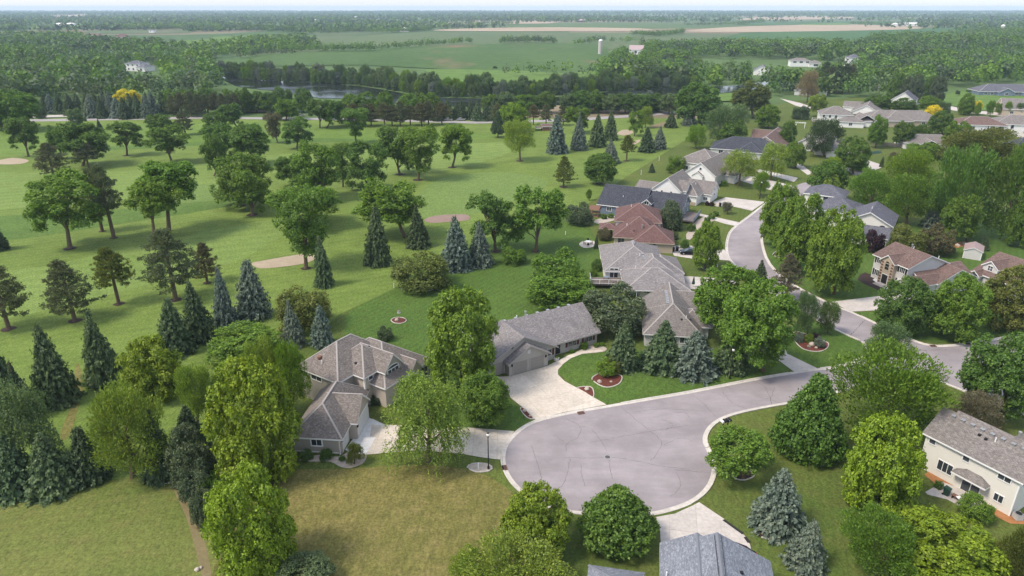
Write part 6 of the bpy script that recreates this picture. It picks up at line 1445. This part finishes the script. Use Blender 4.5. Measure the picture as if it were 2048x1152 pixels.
# cream house patio
t = thing('air_conditioner', 'grey air conditioner unit on orange wood chips at the cream house corner', 'air conditioner', at(2034, 1038)); m = MB(); m.box(-.4,.4,-.4,.4,.05,.85); m.obj('cabinet', M['steel'], t); m = MB(); m.lathe((0,0,.85), [(.34,0),(.34,.04),(.1,.06)], 14); m.obj('fan_guard', M['black'], t)
m = MB()
for k in range(7): m.box(-.42,.42,-.42,.42,.12+k*.1,.15+k*.1)
m.obj('louvre', M['w_pale'], t)
t = thing('patio_bench', 'low dark bench with white tray on the cream house patio', 'bench', at(1918, 1002, .08), R(-60)); m = MB()
for k in range(4): m.box(-.9,.9,-.3+k*.155,-.165+k*.155,.42,.47)
m.obj('seat', M['brickr'], t)
for sx in (-.75,.75): m = MB(); m.box(sx-.05,sx+.05,-.25,.25,0,.42); m.obj('leg', M['black'], t)
t2 = thing('planter_tray', 'white square planter tray on the patio bench', 'planter', (t.location.x, t.location.y, .55)); m = MB(); m.box(-.35,.3,-.25,.25,0,.08); m.box(-.3,.25,-.2,.2,.08,.12); m.obj('tray', M['white'], t2)
# patio table by the red house
t = thing('patio_table', 'round white patio table on the small pink patio', 'table', at(1176, 488, .08)); m = MB(); m.lathe((0,0,0), [(.7,.70),(.72,.73),(.68,.76)], 16); m.obj('table_top', M['white'], t); m = MB(); m.tube([(0,0,0),(0,0,.7)], .05, 6); m.lathe((0,0,0), [(.35,0),(.3,.04),(.06,.08)], 8); m.obj('pedestal', M['black'], t)
ch = thing('patio_chair', 'dark patio chair at the round white patio table', 'chair', at(1169, 489, .08), R(90), 'patio chairs'); m = MB(); m.box(-.25,.25,-.25,.25,.4,.45); m.obj('seat', M['dark'], ch); m = MB(); m.box(-.25,.25,.22,.27,.45,.95); m.obj('backrest', M['dark'], ch)
for sx in (-.21,.21):
    for sy in (-.21,.21): m = MB(); m.box(sx-.02,sx+.02,sy-.02,sy+.02,0,.4); m.obj('leg', M['dark'], ch)
for px, py, rz in ((1183,489,-90),(1176,484,0),(1176,493,180)): copy_thing(ch, at(px, py, .08), R(rz))
um = thing('patio_umbrella', 'closed dark green patio umbrella on the driveway side of the grey house', 'umbrella', at(1386, 574, .08)); m = MB(); m.tube([(0,0,0),(0,0,2.4)], .03, 6); m.obj('pole', M['steel'], um); m = MB(); m.lathe((0,0,.7), [(.3,0),(.34,.2),(.2,1.0),(.05,1.75)], 8); m.obj('canopy', M['green'], um)
dk = G(1212, 560, 1.2)
t = thing('deck_table', 'blue-grey covered table on the deck of the grey house', 'table', (dk[0], dk[1], 1.2)); m = MB(); m.box(-.6,.6,-.4,.4,.68,.74); m.obj('table_top', M['w_blue'], t); m = MB(); m.box(-.5,-.44,-.3,.3,0,.68); m.box(.44,.5,-.3,.3,0,.68); m.obj('leg', M['black'], t)
# planter by the ranch door, meter by the taupe house
t = thing('planter_urn', 'square pale planter beside the ranch front walk', 'planter', at(1113, 721)); m = MB(); m.lathe((0,0,0), [(.4,0),(.46,.5),(.5,.55),(.42,.55)], 4); m.obj('pot', M['w_pale'], t); m = MB(); m.lathe((0,0,.5), [(.3,0),(.35,.1),(.1,.25)], 7); m.obj('plant', M['carblue'] if False else M['grass_tall'], t)
# utility poles
for x, y, lab in ((1841,200,'wooden utility pole on the far right meadow, right one'),(1752,200,'wooden utility pole above the row trees, left one')):
    t = thing('utility_pole', lab, 'utility pole', at(x, y)); m = MB(); m.tube([(0,0,0),(0,0,9.5)], [.2,.14], 7); m.obj('mast', M['barkg'], t); m = MB(); m.box(-1.1,1.1,-.07,.07,8.6,8.75); m.obj('crossarm', M['barkg'], t); m = MB(); m.lathe((.35,0,7.2), [(.25,0),(.25,.8),(.1,.9)], 8); m.obj('transformer', M['steel'], t)
# silo and farm silo
def silo(label, px, py, r, hgt):
    t = thing('silo', label, 'silo', at(px, py)); m = MB(); m.lathe((0,0,0), [(r,0),(r,hgt)], 18); m.obj('shaft', M['concg'], t)
    m = MB()
    for k in range(int(hgt/1.6)): m.lathe((0,0,.6+k*1.6), [(r+.02,0),(r+.09,.04),(r+.09,.12),(r+.02,.16)], 18)
    m.obj('hoop', M['steel'], t); m = MB(); m.lathe((0,0,hgt), [(r*1.03,0),(r*.9,r*.45),(r*.55,r*.8),(r*.1,r*.95)], 18); m.obj('dome', M['white'], t, True); return t
silo('tall concrete silo with white dome at the edge of the crop field', 1200, 109, 2.6, 15.5); silo('grey stave silo in the farmyard at the right edge', 2002, 70, 4, 17)
# low fences
def fence(label, a, b, n, hh=1.5, mat='barkg', nb=5):
    A, B = G(*a), G(*b); L = math.dist(A, B); t = thing('fence', label, 'fence', (*A, 0), math.atan2(B[1]-A[1], B[0]-A[0]))
    for k in range(n+1): m = MB(); m.box(L*k/n-.07,L*k/n+.07,-.07,.07,0,hh+.12); m.obj('post', M[mat], t)
    for k in range(n):
        m = MB()
        for j in range(nb): m.box(L*k/n+.08,L*(k+1)/n-.08,-.02,.02,.08+j*(hh-.1)/nb,.04+(j+1)*(hh-.1)/nb)
        m.obj('fence_panel', M[mat], t)
fence('grey board fence behind the far back lawn', (1735,289), (1812,296), 12, 1.6); fence('grey board fence below the white hip-roofed house', (1655,290), (1692,284), 6, 1.6)
# play swing and trellis
t = thing('swing_frame', 'white garden arbor frame at the grey-brown house', 'arbor', at(1600, 256), R(-20)); 
for sx in (-2,2):
    for sy in (-1,1): m = MB(); m.box(sx-.08,sx+.08,sy-.08,sy+.08,0,2.6); m.obj('post', M['white'], t)
m = MB()
for k in range(7): m.box(-2.3+k*.7,-2.18+k*.7,-1.4,1.4,2.6,2.72)
m.box(-2.5,2.5,-1.08,-.92,2.5,2.6); m.box(-2.5,2.5,.92,1.08,2.5,2.6); m.obj('rafter', M['white'], t)
t = thing('play_set', 'wooden cedar play house with peaked roof at the left of the blue house', 'play house', at(1190, 432), R(-25)); m = MB(); m.box(-1.2,1.2,-1.0,1.0,.0,.2); m.box(-1.2,1.2,-1,1,1.1,1.2); m.obj('platform', M['brownwood'], t)
for sx in (-1.1,1.1):
    for sy in (-.9,.9): m = MB(); m.box(sx-.07,sx+.07,sy-.07,sy+.07,0,2.2); m.obj('post', M['brownwood'], t)
m = MB(); m.add([(-1.5,-1.3,2.1),(1.5,-1.3,2.1),(1.5,1.3,2.1),(-1.5,1.3,2.1),(-1.5,0,3.1),(1.5,0,3.1)], [(0,1,5,4),(2,3,4,5),(0,4,3),(1,2,5),(3,2,1,0)]); m.obj('roof', M['brickr'], t)

# ------------------------------------------------------------------ haze: one closed box of thin air round everything
m = MB(); m.box(-E0-200, E0+200, -400, E0+300, -1.0, 64.0)
hz, nt, b = newmat('haze_air'); nt.nodes.remove(b)
pv = nt.nodes.new('ShaderNodeVolumePrincipled'); pv.inputs['Color'].default_value = (.62,.78,1,1); pv.inputs['Density'].default_value = 9e-5; pv.inputs['Anisotropy'].default_value = .0
nt.links.new(pv.outputs[0], nt.nodes['Material Output'].inputs['Volume'])
o = m.obj('haze', hz); o['kind'] = 'stuff'
